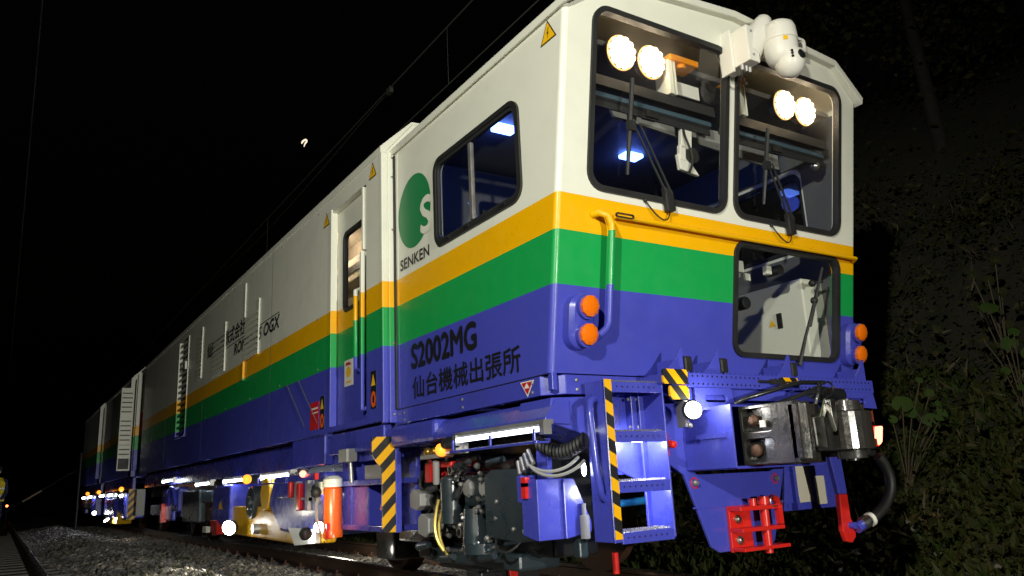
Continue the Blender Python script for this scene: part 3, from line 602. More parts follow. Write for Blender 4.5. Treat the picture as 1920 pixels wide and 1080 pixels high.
# flanged corner post with the dark rubber joint between cab and body
mb = MB(); mb.box(-0.100, -0.055, 1.948, 1.985, 1.16, 3.275); mb.box(-0.05, 0.012, 1.938, 1.972, 1.16, 3.262); mb.build('corner_post', 'livery', T, bevel=0.008)
mb = MB()
for z in (1.22, 1.74, 2.62, 3.05, 3.21): bolt(mb, (-0.018, 1.938, z), (0, -1, 0), 0.009)
mb.each('post_bolt', 'zinc', T, smooth=30)
mb = MB(); mb.box(-0.012, 0.01, 1.905, 1.937, 1.255, 3.22); mb.build('rubber_joint', 'rubber', T, bevel=0.004)
mb = MB(); mb.box(-0.004, 0.0, 1.868, 1.902, 1.26, 3.22); mb.build('edge_strip', 'livery', T, bevel=0.002)
# door in its recess
mb = MB(); mb.plate([(DR[0]+0.004, DR[2]), (DR[1]-0.004, DR[2]), (DR[1]-0.004, DR[3]-0.004), (DR[0]+0.004, DR[3]-0.004)], [rr(2.40, 2.90, 2.17, 2.86, 0.07)], lambda a, b, w: (-0.042+w, a, b), 0, 0.04); door = mb.build('cab_door', 'livery', T)
window('door_window', (2.40, 2.90, 2.17, 2.86), lambda a, b, w: (-0.042+w, a, b), 0.07, door, rim=0.022, proud=0.008)
mb = MB(); mb.box(-0.106, -0.046, DR[1]-0.012, DR[1]+0.012, DR[2], DR[3]+0.03); mb.build('door_post', 'livery', T, bevel=0.004)
mb = MB(); mb.box(-0.105, -0.05, 2.315, 2.345, 2.56, DR[3]-0.01); mb.build('door_rail', 'livery', door, bevel=0.004)
mb = MB(); mb.box(-0.112, -0.085, 2.335, 2.375, 1.29, 2.55); mb.box(-0.085, -0.044, 2.335, 2.375, 1.29, 1.32); mb.box(-0.085, -0.044, 2.335, 2.375, 2.52, 2.55); mb.build('door_handrail', 'livery', T, bevel=0.008)
mb = MB(); mb.tube([(-0.045, 2.48, 1.61), (-0.10, 2.48, 1.63), (-0.10, 2.48, 2.26), (-0.045, 2.48, 2.28)], 0.020, 8); mb.build('door_handrail', 'livery', T, smooth=50)
mb = MB(); mb.box(-0.065, -0.044, DR[0]+0.15, DR[0]+0.19, 1.37, 1.50); mb.build('door_handle', 'zinc', door, bevel=0.004)
# lit room behind the door
mb = MB(); mb.box(0.5, 0.54, 2.0, 6.6, 1.25, 3.2); mb.build('room_wall', flat('room_wall', (0.30, 0.26, 0.21), 0.7), T)
mb = MB(); mb.box(0.0, 0.5, 6.55, 6.6, 1.25, 3.2); mb.box(0.0, 0.5, 2.0, 6.6, 3.16, 3.2); mb.build('room_wall', flat('room_lining', (0.42, 0.38, 0.32), 0.7), T)
mb = MB(); mb.box(0.34, 0.499, 2.2, 6.0, 2.68, 2.90); mb.build('room_duct', flat('room_duct', (0.55, 0.52, 0.42), 0.6), T, bevel=0.01)
mb = MB(); mb.box(0.325, 0.339, 2.3, 5.9, 2.75, 2.82); mb.build('duct_grille', 'dark', T)
mb = MB(); mb.hexa([(0.30, 2.5, 2.36), (0.48, 2.5, 2.36), (0.48, 5.4, 2.50), (0.30, 5.4, 2.50), (0.30, 2.5, 2.42), (0.48, 2.5, 2.42), (0.48, 5.4, 2.58), (0.30, 5.4, 2.58)]); mb.build('room_shelf', 'zinc', T)
mb = MB(); mb.box(0.25, 0.45, 2.4, 5.6, 1.26, 2.24); mb.build('room_cabinet', flat('room_cabinet', (0.75, 0.58, 0.44), 0.6), T, bevel=0.01)
lamp('room_light', 'POINT', (0.15, 3.9, 3.05), 12, (1.0, 0.80, 0.58), 0.08)
# notices on the door and the body
mb = MB(); mb.box(-0.046, -0.0425, 2.68, 2.87, 1.53, 1.745); o = mb.build('door_notice', 'label_white', door)
mb = MB(); L = [(2.775+0.055*math.cos(t*PI/8), 1.645+0.045*math.sin(t*PI/8)) for t in range(16)]; mb.add([(-0.048, a, b) for a, b in L], [tuple(range(16))]); mb.add([(-0.048, 2.72, 1.555), (-0.048, 2.83, 1.555), (-0.048, 2.83, 1.57), (-0.048, 2.72, 1.57)], [(0, 1, 2, 3)]); mb.build('notice_print', 'warn', o, fix=False)
mb = MB(); mb.add([(-0.048, 2.71, 1.70), (-0.048, 2.84, 1.70), (-0.048, 2.83, 1.725), (-0.048, 2.75, 1.725)], [(0, 1, 2, 3)]); mb.build('notice_heading', 'label_red', o, fix=False)
def hand_sign(y, zc):
    mb = MB(); mb.box(XB-0.003, XB-0.0005, y-0.05, y+0.05, zc-0.14, zc+0.14); o = mb.build('danger_sign', 'ink', T)
    mb = MB(); mb.add([(XB-0.005, y+0.04, zc+0.03), (XB-0.005, y-0.04, zc+0.03), (XB-0.005, y, zc+0.12)], [(0, 1, 2)]); mb.build('sign_triangle', 'warn', o, fix=False)
    mb = MB(); A = [(y+0.042*math.cos(k*PI/12), zc-0.07+0.06*math.sin(k*PI/12)) for k in range(24)]; B = [(y+0.022*math.cos(k*PI/12), zc-0.07+0.032*math.sin(k*PI/12)) for k in range(24)]
    mb.ring(A, B, lambda a, b, w: (XB-0.005+w, a, b), 0, 0.001); mb.build('sign_ring', 'orange', o)
hand_sign(2.13, 1.42); hand_sign(3.26, 1.36)
mb = MB(); mb.box(XB-0.003, XB-0.0005, 3.35, 3.58, 1.23, 1.47); o = mb.build('red_notice', 'label_red', T)
mb = MB(); mb.box(XB-0.005, XB-0.003, 3.38, 3.54, 1.405, 1.42); mb.box(XB-0.005, XB-0.003, 3.38, 3.52, 1.37, 1.38); mb.build('notice_print', 'label_white', o)
# lettering on the machine body
bt = lambda y0, z0: (lambda u, v, w: (XB+w, y0-u, z0+v))
text('company_lettering', '仙建工業株式会社', bt(8.05, 2.555), 2.05, 0.20, 'ink', T, 0.003, heavy=0.004)
text('machine_lettering', 'ROMILL-45 OGX', bt(6.50, 2.365), 1.88, 0.135, 'ink', T, 0.003, heavy=0.006, slant=0.2)
mb = MB(); mb.box(XB-0.003, XB-0.0005, 4.62, 7.55, 2.520, 2.529); mb.build('lettering_rule', 'ink', T)
# louvred vents: frame, near flange and blades standing proud
def louvre(y0, y1, z0, z1, blades, tall=0.0):
    mb = MB(); mb.box(XB-0.016, XB-0.001, y0-0.012, y0, z0, z1+0.10); 
    if tall: mb.box(XB-0.014, XB-0.001, y1, y1+0.012, z1, z1+tall)
    f = mb.build('louvre_vent', 'livery', T)
    p = (z1-z0)/blades; mb = MB(); D = 0.020
    mb.hexa([(XB-0.003, y0, p*0.15), (XB-0.003, y1, p*0.15), (XB-D, y1, p*0.15), (XB-D, y0, p*0.15), (XB-0.003, y0, p*0.95), (XB-0.003, y1, p*0.95), (XB-0.006, y1, p*0.95), (XB-0.006, y0, p*0.95)])
    b = mb.build('louvre_blade', 'livery', f); b.location.z += z0
    for k in range(1, blades): copy_part(b, f, (0, 0, p*k))
louvre(5.38, 6.00, 2.20, 2.74, 8, 0.42); louvre(6.98, 7.68, 2.24, 2.78, 8); louvre(8.40, 8.70, 2.34, 2.98, 10)
mb = MB(); mb.box(XB-0.02, XB, 5.985, 6.0, 1.99, 2.21); mb.build('seam_strip', 'livery', T)
# dark slatted opening with lit frame edges
mb = MB()
for y in (SL[0], SL[1]-0.015): mb.box(XB-0.010, XB+0.03, y, y+0.015, SL[2], SL[3])
mb.box(XB-0.02, XB+0.02, SL[0], SL[1], SL[2]-0.02, SL[2]+0.01); fr = mb.build('slatted_screen', 'livery', T)
mb = MB(); mb.box(XB+0.06, XB+0.10, SL[0], SL[1], SL[2], SL[3]); mb.build('screen_back', 'dark', fr)
mb = MB(); mb.box(XB+0.0, XB+0.02, SL[0]+0.03, SL[1]-0.03, 0, 0.035); b = mb.build('screen_slat', 'livery', fr); b.location.z += SL[2]+0.04
for k in range(1, 16): copy_part(b, fr, (0, 0, 0.093*k))
mb = MB(); mb.box(XB-0.045, XB-0.02, 9.43, 9.53, 2.62, 2.74); mb.build('door_latch', 'white', fr)

# rivets and seams along the body
mb = MB()
for y in np.arange(3.4, 13.6, 1.15):
    for z in (3.20, 2.20, 1.75): bolt(mb, (XB, y, z), (-1, 0, 0), 0.009, 0.006)
mb.build('side_bolt', 'zinc', T)['kind'] = 'stuff'
mb = MB()
for y in (4.9, 8.25, 11.2, 12.6): mb.box(XB-0.0012, XB+0.001, y, y+0.006, 1.2, 3.25)
mb.each('panel_seam', 'dark', T)
for y0 in (3.9, 4.25):
    mb = MB(); mb.tube([(XB-0.015, y0, 1.72), (XB-0.015, y0-0.55, 1.28)], 0.004, 6); mb.build('sling_wire', 'zinc', T)
# --- underframe
def under(parent, y0, y1, x0=0.02, z0=0.92, z1=1.178):
    mb = MB(); mb.box(x0, x0+0.06, y0, y1, z0, z1); mb.box(2.6-x0-0.06, 2.6-x0, y0, y1, z0, z1); mb.box(x0, 2.6-x0, y0, y1, z1-0.03, z1+0.001); mb.build('underframe', 'blue', parent, bevel=0.005)
under(T, 1.99, YE); mb = MB(); mb.box(0.5, 2.1, 0.1, 13.5, 0.80, 1.14); mb.build('centre_sill', 'black', T)
mb = MB(); mb.box(-0.06, 0.02, 3.3, 4.2, 0.92, 1.20); mb.box(-0.05, 0.02, 2.06, 3.2, 0.99, 1.16); mb.each('equipment_box', 'blue', T, bevel=0.01)
# tool chest hood with the long tube lamp beneath it, beside the cab
mb = MB(); mb.prism([(0.02, 1.115), (-0.06, 1.02), (-0.06, 0.995), (0.10, 0.985), (0.10, 1.115)], XZ(0.0), -0.02, 1.25); mb.build('lamp_hood', 'blue', T, bevel=0.004)
mb = MB(); mb.hexa([(-0.03, 0.0, 1.0), (0.30, -0.02, 0.90), (0.30, 0.30, 0.90), (-0.03, 0.30, 1.0), (0.0, 0.0, 1.125), (0.30, -0.02, 1.135), (0.30, 0.30, 1.135), (0.0, 0.30, 1.125)]); mb.build('corner_box', 'blue', T, bevel=0.006)
mb = MB(); mb.box(-0.05, 0.25, 1.25, 1.95, 0.985, 1.13); mb.each('equipment_box', 'blue', T, bevel=0.03)
def tube_lamp(x, y0, y1, z, parent, guard=True, r=0.014, mat='tube'):
    mb = MB(); mb.box(x+0.0, x+0.06, y0-0.04, y1+0.04, z+0.022, z+0.045); mb.box(x-0.01, x+0.04, y0-0.05, y0-0.01, z-0.03, z+0.03); mb.box(x-0.01, x+0.04, y1+0.01, y1+0.05, z-0.03, z+0.03); h = mb.build('tube_lamp', 'zinc', parent)
    mb = MB(); mb.cyl((x, y0, z), (x, y1, z), r, seg=12); mb.build('lit_tube', mat, h, smooth=50)
    if guard:
        mb = MB(); mb.box(x-0.045, x-0.025, y0-0.03, y1+0.03, z-0.075, z-0.060)
        for y in (y0, (y0+y1)/2, y1): mb.box(x-0.04, x-0.03, y-0.01, y+0.01, z-0.062, z+0.0); mb.box(x-0.045, x+0.05, y-0.01, y+0.01, z-0.072, z-0.062)
        mb.build('lamp_guard', 'blue', h, bevel=0.003)
    return h
tube_lamp(-0.085, 0.00, 0.87, 0.965, T)
mb = MB(); mb.cyl((-0.06, 0.93, 0.96), (-0.06, 1.08, 0.96), 0.035); mb.build('lamp_motor', 'rubber', T, smooth=40)
for y0, y1 in ((4.15, 5.10), (5.86, 6.75), (7.52, 8.38), (10.2, 11.1)): tube_lamp(-0.10, y0, y1, 0.868 if y1 < 9 else 0.975, T, guard=y1 < 6, mat='tube_far')
# signal box row beneath the hood
mb = MB(); mb.box(-0.04, 0.05, 0.98, 1.16, 0.895, 0.965); jb = mb.build('number_box', 'label_white', T, bevel=0.004)
text('box_number', 'A.2U', lambda u, v, w: (-0.04+w, 1.09-u, 0.925+v), 0.08, 0.03, 'ink', jb, 0.002)
mb = MB(); mb.ball((-0.045, 1.16, 0.925), 0.042); mb.build('amber_beacon', 'amber_lit', T, smooth=60)
mb = MB(); mb.box(-0.03, 0.05, 1.18, 1.50, 0.88, 0.905); bt_ = mb.build('terminal_rail', 'grey', T); mb = MB(); mb.ball((-0.01, 1.33, 0.925), 0.026); mb.ball((-0.01, 1.42, 0.925), 0.03); mb.each('brass_gland', flat('brass', (0.5, 0.30, 0.06), 0.35, 0.8), bt_, smooth=60)
# --- front bogie with its dark measuring gear
def wheel(x, y, side, parent, name='wheel', r=0.385):
    ax = (side, 0, 0); mb = MB()
    mb.lathe((x, y, r-0.012), ax, [(0.05, -0.10), (r+0.028, -0.075), (r+0.025, -0.048), (r-0.002, -0.038), (r-0.008, 0.055), (r-0.045, 0.06), (r-0.06, 0.035), (0.16, 0.02), (0.12, 0.07), (0.0, 0.07)], 40); return mb.build(name, 'rust', parent, smooth=35)
for y in (2.05, 3.55):
    wheel(0.767, y, -1, T); wheel(1.90, y, 1, T); mb = MB(); mb.cyl((0.7, y, 0.39), (1.95, y, 0.39), 0.075); mb.build('axle', 'rust', T, smooth=40)
mb = MB(); mb.box(0.50, 0.60, 1.5, 4.1, 0.40, 0.60); mb.box(2.06, 2.16, 1.5, 4.1, 0.40, 0.60); mb.box(0.5, 2.16, 2.6, 3.0, 0.42, 0.62); mb.build('bogie_frame', 'gear', T, bevel=0.01)
mb = MB(); mb.prism([(0.37, 0.42), (0.37, 0.735), (0.42, 0.775), (0.78, 0.785), (0.86, 0.74), (0.86, 0.40), (0.5, 0.38)], lambda a, b, w: (0.08+w, a, b), 0, 0.10); cv = mb.build('gear_cover', 'gear', T, bevel=0.006)
mb = MB()
for y, z in ((0.45, 0.62), (0.55, 0.45), (0.44, 0.44), (0.72, 0.60)): bolt(mb, (0.08, y, z), (-1, 0, 0), 0.014, 0.012)
mb.each('cover_bolt', 'zinc', cv)
mb = MB(); mb.box(0.13, 0.42, 0.85, 1.22, 0.57, 0.78); mb.box(0.16, 0.45, 0.80, 1.05, 0.34, 0.50); mb.each('gear_housing', 'gear', T, bevel=0.03)
for y, z in ((0.92, 0.68), (1.12, 0.68)):
    mb = MB(); mb.lathe((0.135, y, z), (-1, 0, 0), [(0.055, 0), (0.058, 0.02), (0.045, 0.035), (0.0, 0.038)], 8); mb.build('inspection_cap', 'grey', T)
mb = MB(); mb.cyl((0.10, 1.32, 0.47), (0.10, 1.32, 0.74), 0.07); mb.ball((0.10, 1.32, 0.74), 0.07, 0.07, 0.035); mb.build('air_cylinder', 'gear', T, smooth=50)
mb = MB(); mb.cyl((0.12, 1.05, 0.34), (0.12, 1.05, 0.56), 0.085, 0.07); mb.cyl((0.12, 0.98, 0.30), (0.12, 0.98, 0.36), 0.11); mb.build('gear_motor', 'gear', T, smooth=50)
for y, z in ((1.26, 0.80), (1.16, 0.42)):
    mb = MB(); L = lambda r: [(y+r*math.cos(k*PI/8), z+r*math.sin(k*PI/8)) for k in range(16)]; mb.ring(L(0.034), L(0.022), lambda a, b, w: (0.06+w, a, b), 0, 0.015); mb.build('lifting_ring', 'steel', T)
for y0, z0, y1, z1 in ((1.62, 0.55, 1.78, 0.69), (1.50, 0.38, 1.66, 0.53)):
    mb = MB(); mb.prism([(y0, z0+0.03), (y0+0.06, z0), (y1, z0+0.02), (y1, z1-0.03), (y1-0.05, z1), (y0, z1-0.03)], lambda a, b, w: (0.02+w, a, b), 0, 0.22); mb.build('instrument_case', 'grey', T, bevel=0.006)
mb = MB(); mb.box(0.05, 0.20, 1.46, 1.60, 0.73, 0.86); mb.box(0.05, 0.25, 1.22, 1.46, 0.82, 0.855); mb.box(0.03, 0.05, 1.48, 1.52, 0.73, 0.89); rb = mb.each('red_clamp', 'red', T, bevel=0.006)
mb = MB(); mb.cyl((0.02, 1.37, 0.72), (0.00, 1.33, 0.86), 0.022); mb.build('grey_lever', 'grey', T, smooth=40)
mb = MB(); mb.box(0.15, 0.45, 1.3, 1.7, 0.42, 0.72); mb.box(0.2, 0.5, 0.7, 1.9, 0.20, 0.30); mb.each('gear_housing', 'gear', T, bevel=0.02)
mb = MB(); mb.box(0.28, 0.60, 0.45, 1.30, 0.28, 0.86); mb.box(0.30, 0.60, 1.30, 2.6, 0.30, 0.90); mb.box(0.16, 0.40, 1.75, 1.95, 0.22, 0.38); mb.each('dark_filler', 'black', T, bevel=0.02)  # black boxes added behind the gear to make it darker and denser
for y, z in ((0.62, 0.84), (1.02, 0.84), (1.42, 0.70), (0.75, 0.30), (1.25, 0.27), (1.60, 0.33)):
    mb = MB(); mb.cyl((0.07, y, z), (0.07, y+0.16, z-0.02), 0.020, 0.026, 10); mb.build('valve_body', 'gear', T, smooth=40)
mb = MB(); mb.box(0.34, 0.62, 2.78, 3.15, 0.14, 0.46); mb.build('brake_shoe', 'black', T, bevel=0.02)
mb = MB(); mb.tube(bez((0.06, 1.42, 0.62), (0.02, 1.44, 0.45), (0.02, 1.42, 0.38), (0.06, 1.36, 0.30)), 0.012, 6); mb.tube(bez((0.06, 1.38, 0.55), (0.03, 1.40, 0.45), (0.03, 1.38, 0.36), (0.08, 1.36, 0.28)), 0.010, 6); mb.each('yellow_hose', flat('brass_hose', (0.55, 0.42, 0.10), 0.3, 0.5), T, smooth=50)
for k in range(9):
    a = RNG.uniform(0.2, 1.8); z = RNG.uniform(0.3, 0.85); mb = MB(); mb.tube(bez((0.10, a, z), (0.03, a+RNG.uniform(-0.1, 0.1), z-0.10), (0.05, a+RNG.uniform(-0.3, 0.3), z-0.15), (0.18, a+RNG.uniform(-0.3, 0.3), z+RNG.uniform(-0.15, 0.1)), 10), RNG.uniform(0.006, 0.013), 6); mb.build('gear_hose', 'rubber', T, smooth=50)
mb = MB()
for k in range(46):
    y, z = RNG.uniform(0.75, 1.75), RNG.uniform(0.25, 0.82); bolt(mb, (RNG.uniform(0.08, 0.13), y, z), (-1, RNG.uniform(-.6, .2), RNG.uniform(-0.3, 0.6)), RNG.uniform(0.008, 0.018), 0.03)
mb.build('gear_bolt', 'zinc', T)['kind'] = 'stuff'
mb = MB()
for k in range(4):
    y = 0.12+0.045*k; mb.cyl((0.01, y+0.14-0.01*k, 0.87-0.018*k), (0.0, y+0.08, 0.80-0.018*k), 0.012); 
mb.each('hose_coupling', 'zinc', T, smooth=40)
mb = MB(); mb.tube(bez((0.0, 0.22, 0.78), (0.0, 0.10, 0.70), (0.06, -0.05, 0.72), (0.15, -0.05, 0.80)), 0.009, 6); mb.tube(bez((0.0, 0.26, 0.80), (0.0, 0.12, 0.73), (0.06, 0.0, 0.74), (0.15, 0.0, 0.82)), 0.009, 6); mb.each('grey_hose', 'grey', T, smooth=50)
mb = MB()
for k in range(14):
    t = k/13; p = Vector((0.05+0.10*t, 0.20-0.26*t, 0.90-0.05*math.sin(PI*t))); mb.lathe(p-Vector((0.004, -0.010, 0)), (0.35, -0.9, 0), [(0.036, 0), (0.044, 0.008), (0.036, 0.018)], 12)
mb.build('corrugated_hose', 'rubber', T, smooth=30)
# red rail guard in front of the near wheel
mb = MB(); mb.plate([(0.36, 0.25), (0.36, 0.475), (0.425, 0.475), (0.425, 0.265), (0.47, 0.265), (0.51, 0.24), (0.51, 0.09), (0.45, 0.09), (0.44, 0.215), (0.36, 0.215)], [[(0.385, 0.36), (0.40, 0.36), (0.40, 0.40), (0.385, 0.40)]], XZ(1.2), 0, 0.03); rg = mb.build('rail_guard', 'red', T, bevel=0.004)
mb = MB()
for z in (0.415, 0.445): bolt(mb, (0.393, 1.2, z), (0, -1, 0), 0.012)
mb.each('guard_bolt', 'steel', rg)
mb = MB(); mb.box(0.26, 0.72, 1.25, 1.45, 0.07, 0.16); mb.box(0.3, 0.6, 1.24, 1.9, 0.15, 0.26); mb.build('rail_sweeper', 'black', T, bevel=0.01)
# blue sand box on the front corner
mb = MB(); mb.prism([(0.0, 0.63), (0.0, 0.43), (0.12, 0.405), (0.15, 0.405), (0.15, 0.715), (0.02, 0.72), (0.02, 0.63)], lambda a, b, w: (0.0+a*0+w, 0.33-a, b), 0.0, 0.16)
mb.prism([(0.16, 0.405), (0.33, 0.43), (0.33, 0.49), (0.23, 0.712), (0.16, 0.715)], XZ(0.16), 0, 0.17); sb = mb.build('sand_box', 'blue', T, bevel=0.004)
mb = MB(); mb.box(0.09, 0.12, 0.2, 0.3, 0.71, 0.93); mb.box(0.0, 0.10, 0.34, 0.37, 0.60, 0.74); mb.build('box_bracket', 'blue', sb)
mb = MB(); mb.box(-0.02, 0.01, 0.26, 0.30, 0.62, 0.73); mb.box(-0.02, 0.07, 0.26, 0.30, 0.68, 0.70); mb.each('red_clamp', 'red', T)
# --- door steps behind the hazard plate, orange reservoir and its lamps
mb = MB(); mb.prism([(-0.175, 1.065), (0.0, 1.065), (0.0, 0.405), (-0.085, 0.405), (-0.10, 0.425), (-0.10, 0.84), (-0.135, 0.88), (-0.175, 0.94)], XZ(1.97), 0, 0.02); mb.build('hazard_plate', 'hzD', T, bevel=0.003)
mb = MB(); mb.box(-0.0, 0.045, 1.965, 2.02, 0.40, 1.10); mb.build('step_stringer', 'blue', T, bevel=0.004)
for z in (0.405, 0.735):
    mb = MB(); mb.box(-0.06, 0.20, 2.02, 2.90, z, z+0.04); mb.build('door_step', 'blue', T, bevel=0.004)
mb = MB(); mb.box(0.20, 0.24, 2.05, 2.95, 0.40, 1.0); mb.box(-0.02, 0.22, 2.42, 2.80, 0.42, 0.73); mb.box(-0.03, 0.2, 2.75, 2.95, 0.40, 1.02); mb.each('step_box', 'blue', T, bevel=0.008)
mb = MB(); mb.box(-0.025, -0.01, 2.16, 2.48, 0.77, 0.88); mb.build('step_lamp_panel', 'zinc', T)
mb = MB(); mb.prism([(2.16, 0.70), (2.26, 0.55), (2.18, 0.56)], lambda a, b, w: (0.0+w, a, b), 0, 0.01); mb.build('red_flap', 'red', T)
mb = MB(); mb.box(-0.12, -0.03, 2.62, 2.80, 0.92, 1.02); jb = mb.build('switch_box', 'grey', T, bevel=0.006); mb = MB(); mb.cyl((-0.07, 2.66, 0.92), (-0.07, 2.64, 0.76), 0.016); mb.build('switch_conduit', 'zinc', jb, smooth=40)
mb = MB(); mb.lathe((-0.12, 2.92, 0.35), (0, 0, 1), [(0.080, 0), (0.080, 0.05), (0.074, 0.06), (0.074, 0.37), (0.06, 0.385), (0.0, 0.39)], 28); rv = mb.build('orange_reservoir', 'orange', T, smooth=40)
mb = MB(); mb.lathe((-0.12, 2.92, 0.735), (0, 0, 1), [(0.078, 0), (0.078, 0.06), (0.05, 0.085), (0.0, 0.09)], 24); mb.box(-0.2, -0.05, 2.98, 3.12, 0.68, 0.78); mb.build('reservoir_head', 'white', rv, smooth=40)
mb = MB(); mb.tube(bez((-0.20, 2.98, 0.72), (-0.23, 3.05, 0.6), (-0.22, 3.05, 0.5), (-0.18, 3.02, 0.38)), 0.012, 6); mb.build('reservoir_hose', 'grey', rv, smooth=50)
mb = MB(); mb.box(-0.19, -0.15, 2.86, 2.9, 0.34, 0.46); mb.build('red_strap', 'red', rv)
def disc_lamp(c, aim, r, parent, power, mat='spot_led', color=(1, 0.98, 0.92), cone=150):
    c = Vector(c); ax = Vector(aim).normalized(); mb = MB(); mb.lathe(c-ax*0.07, ax, [(r*0.5, 0), (r*1.1, 0.03), (r*1.15, 0.072), (r, 0.074)], 20); h = mb.build('work_lamp', 'rubber', parent, smooth=40)
    mb = MB(); mb.lathe(c+ax*0.006, ax, [(r, 0), (r*0.8, r*0.25), (0, r*0.35)], 20); mb.build('lit_lens', mat, h, smooth=60)
    if power:
        l = lamp('work_lamp_light', 'SPOT', c+ax*(0.03+r*0.4), power, color, r, c+ax*2, cone, 0.5); adopt(l, h)
    return h
disc_lamp((-0.16, 3.14, 0.72), (0.35, -0.9, -0.3), 0.04, T, 10); disc_lamp((-0.17, 3.10, 0.43), (-0.25, -0.9, -0.25), 0.04, T, 22)
lamp('reservoir_fill', 'POINT', (-0.30, 2.72, 0.62), 2.2, (1.0, 0.86, 0.55), 0.03)  # unseen point light added to brighten the orange reservoir
lamp('rail_fill', 'POINT', (0.30, 2.85, 0.22), 1.0, (1.0, 0.93, 0.78), 0.05)  # unseen point light added to pick out the near rail
mb = MB(); mb.ball((-0.23, 3.0, 0.70), 0.045); mb.box(-0.24, -0.22, 2.99, 3.01, 0.74, 0.80); mb.build('hanging_lamp', 'rubber', T, smooth=50)
mb = MB(); mb.box(-0.245, -0.215, 2.985, 3.015, 0.80, 0.85); mb.build('red_plug', 'red', T)
# --- yellow grinding unit under the body
mb = MB(); mb.prism([(3.10, 0.86), (4.55, 0.86), (4.75, 0.62), (4.30, 0.36), (3.5, 0.33), (3.10, 0.42)], lambda a, b, w: (-0.13+w, a, b), 0, 0.7); gu = mb.build('grinding_unit', 'blue', T, bevel=0.03)
mb = MB(); mb.prism([(3.2, 0.42), (3.2, 0.29), (3.9, 0.25), (6.9, 0.28), (6.9, 0.58), (5.1, 0.58), (4.6, 0.50), (4.2, 0.36)], lambda a, b, w: (-0.08+w, a, b), 0, 0.10); mb.build('unit_skirt', 'yellow', gu, bevel=0.02)
mb = MB(); mb.prism([(3.30, 0.40), (3.30, 0.29), (3.85, 0.25), (4.05, 0.40)], lambda a, b, w: (-0.135+w, a, b), 0, 0.05); mb.build('pale_plate', 'label_white', gu, bevel=0.004)
mb = MB(); mb.cyl((-0.14, 4.82, 0.70), (0.3, 4.82, 0.70), 0.16); mb.box(-0.1, 0.3, 4.72, 4.95, 0.55, 0.85); mb.each('unit_drum', 'yellow', gu, bevel=0.01, smooth=40)
mb = MB(); mb.cyl((-0.12, 5.45, 0.62), (0.3, 5.45, 0.62), 0.17); mb.cyl((-0.15, 5.45, 0.62), (-0.11, 5.45, 0.62), 0.07); mb.box(-0.06, 0.3, 5.2, 5.8, 0.45, 0.56); mb.build('grinding_motor', 'gear', gu, bevel=0.01, smooth=40)
mb = MB(); mb.box(-0.12, 0.5, 6.35, 7.25, 0.36, 0.83); mb.build('unit_box', 'blue', gu, bevel=0.03)
mb = MB(); mb.add([(-0.122, 6.9, 0.55), (-0.122, 6.66, 0.55), (-0.122, 6.78, 0.66)], [(0, 1, 2)]); mb.build('warning_sign', 'warn', gu, fix=False)
mb = MB(); mb.prism([(6.9, 0.42), (7.25, 0.42), (7.1, 0.24), (6.85, 0.26)], lambda a, b, w: (-0.14+w, a, b), 0, 0.08); mb.build('red_shoe', 'red', gu, bevel=0.01)
mb = MB(); mb.box(-0.17, -0.12, 7.3, 7.5, 0.27, 0.34); mb.build('white_tag', 'label_white', gu)
mb = MB()
for k in range(6): mb.box(-0.16, -0.13, 3.2+0.2*k, 3.3+0.2*k, 0.62+0.01*k, 0.66); 
mb.box(-0.17, -0.13, 3.4, 3.46, 0.55, 0.80); mb.box(-0.16, -0.13, 3.75, 3.80, 0.58, 0.80); mb.each('unit_fitting', 'zinc', gu)
mb = MB(); mb.box(-0.175, -0.13, 3.62, 3.70, 0.55, 0.78); mb.box(-0.17, -0.13, 3.9, 3.96, 0.66, 0.8); mb.each('red_lever', 'red', gu, bevel=0.01)
mb = MB(); mb.cyl((-0.15, 5.2, 0.36), (0.0, 5.2, 0.36), 0.05); mb.build('unit_pipe', 'zinc', gu, smooth=40)
disc_lamp((-0.26, 5.72, 0.37), (-0.66, -0.72, -0.20), 0.075, T, 45, color=(1.0, 0.92, 0.70), cone=95); disc_lamp((-0.2, 3.32, 0.36), (0.5, 0.5, -0.6), 0.045, T, 1.5)
lamp('unit_fill', 'POINT', (-0.8, 5.6, 0.5), 2.2, (1.0, 0.92, 0.7), 0.05); lamp('under_train_fill', 'POINT', (1.25, 6.4, 0.42), 22, (1.0, 0.93, 0.75), 0.10)  # fixtureless lights added: one brightens the grinding unit, one glints in the rails
lamp('under_train_fill', 'POINT', (1.25, 4.6, 0.30), 8, (1.0, 0.95, 0.85), 0.08)  # second unseen light added for the rails and track under the train
lamp('unit_fill', 'POINT', (-0.95, 3.7, 0.6), 3.0, (0.9, 0.94, 1.0), 0.05)  # cool fill added off the unit's near end, no fixture there
mb = MB(); mb.ball((-0.14, 5.52, 0.865), 0.05); mb.build('amber_beacon', 'amber_lit', T, smooth=60)
mb = MB(); mb.ball((-0.14, 3.62, 0.86), 0.03); mb.build('red_beacon', 'tail_led', T, smooth=60)
mb = MB(); mb.box(-0.06, 0.05, 7.6, 8.2, 0.62, 0.78); mb.box(-0.05, 0.05, 8.4, 9.6, 0.36, 0.8); mb.each('equipment_box', 'gear', T, bevel=0.02)
for y in (11.3, 12.8): wheel(0.767, y, -1, T)
mb = MB(); mb.box(-0.02, 0.06, 10.6, 11.6, 0.35, 0.85); mb.box(-0.06, 0.1, 9.9, 10.4, 0.5, 0.86); mb.box(0.1, 0.2, 10.6, 13.6, 0.4, 0.6); mb.each('bogie_box', 'blue', T, bevel=0.03)
mb = MB(); mb.tube(bez((-0.07, 10.6, 0.6), (-0.1, 10.4, 0.95), (-0.1, 10.1, 0.95), (-0.07, 10.0, 0.6)), 0.03, 8); mb.build('loop_hose', 'blue', T, smooth=50)
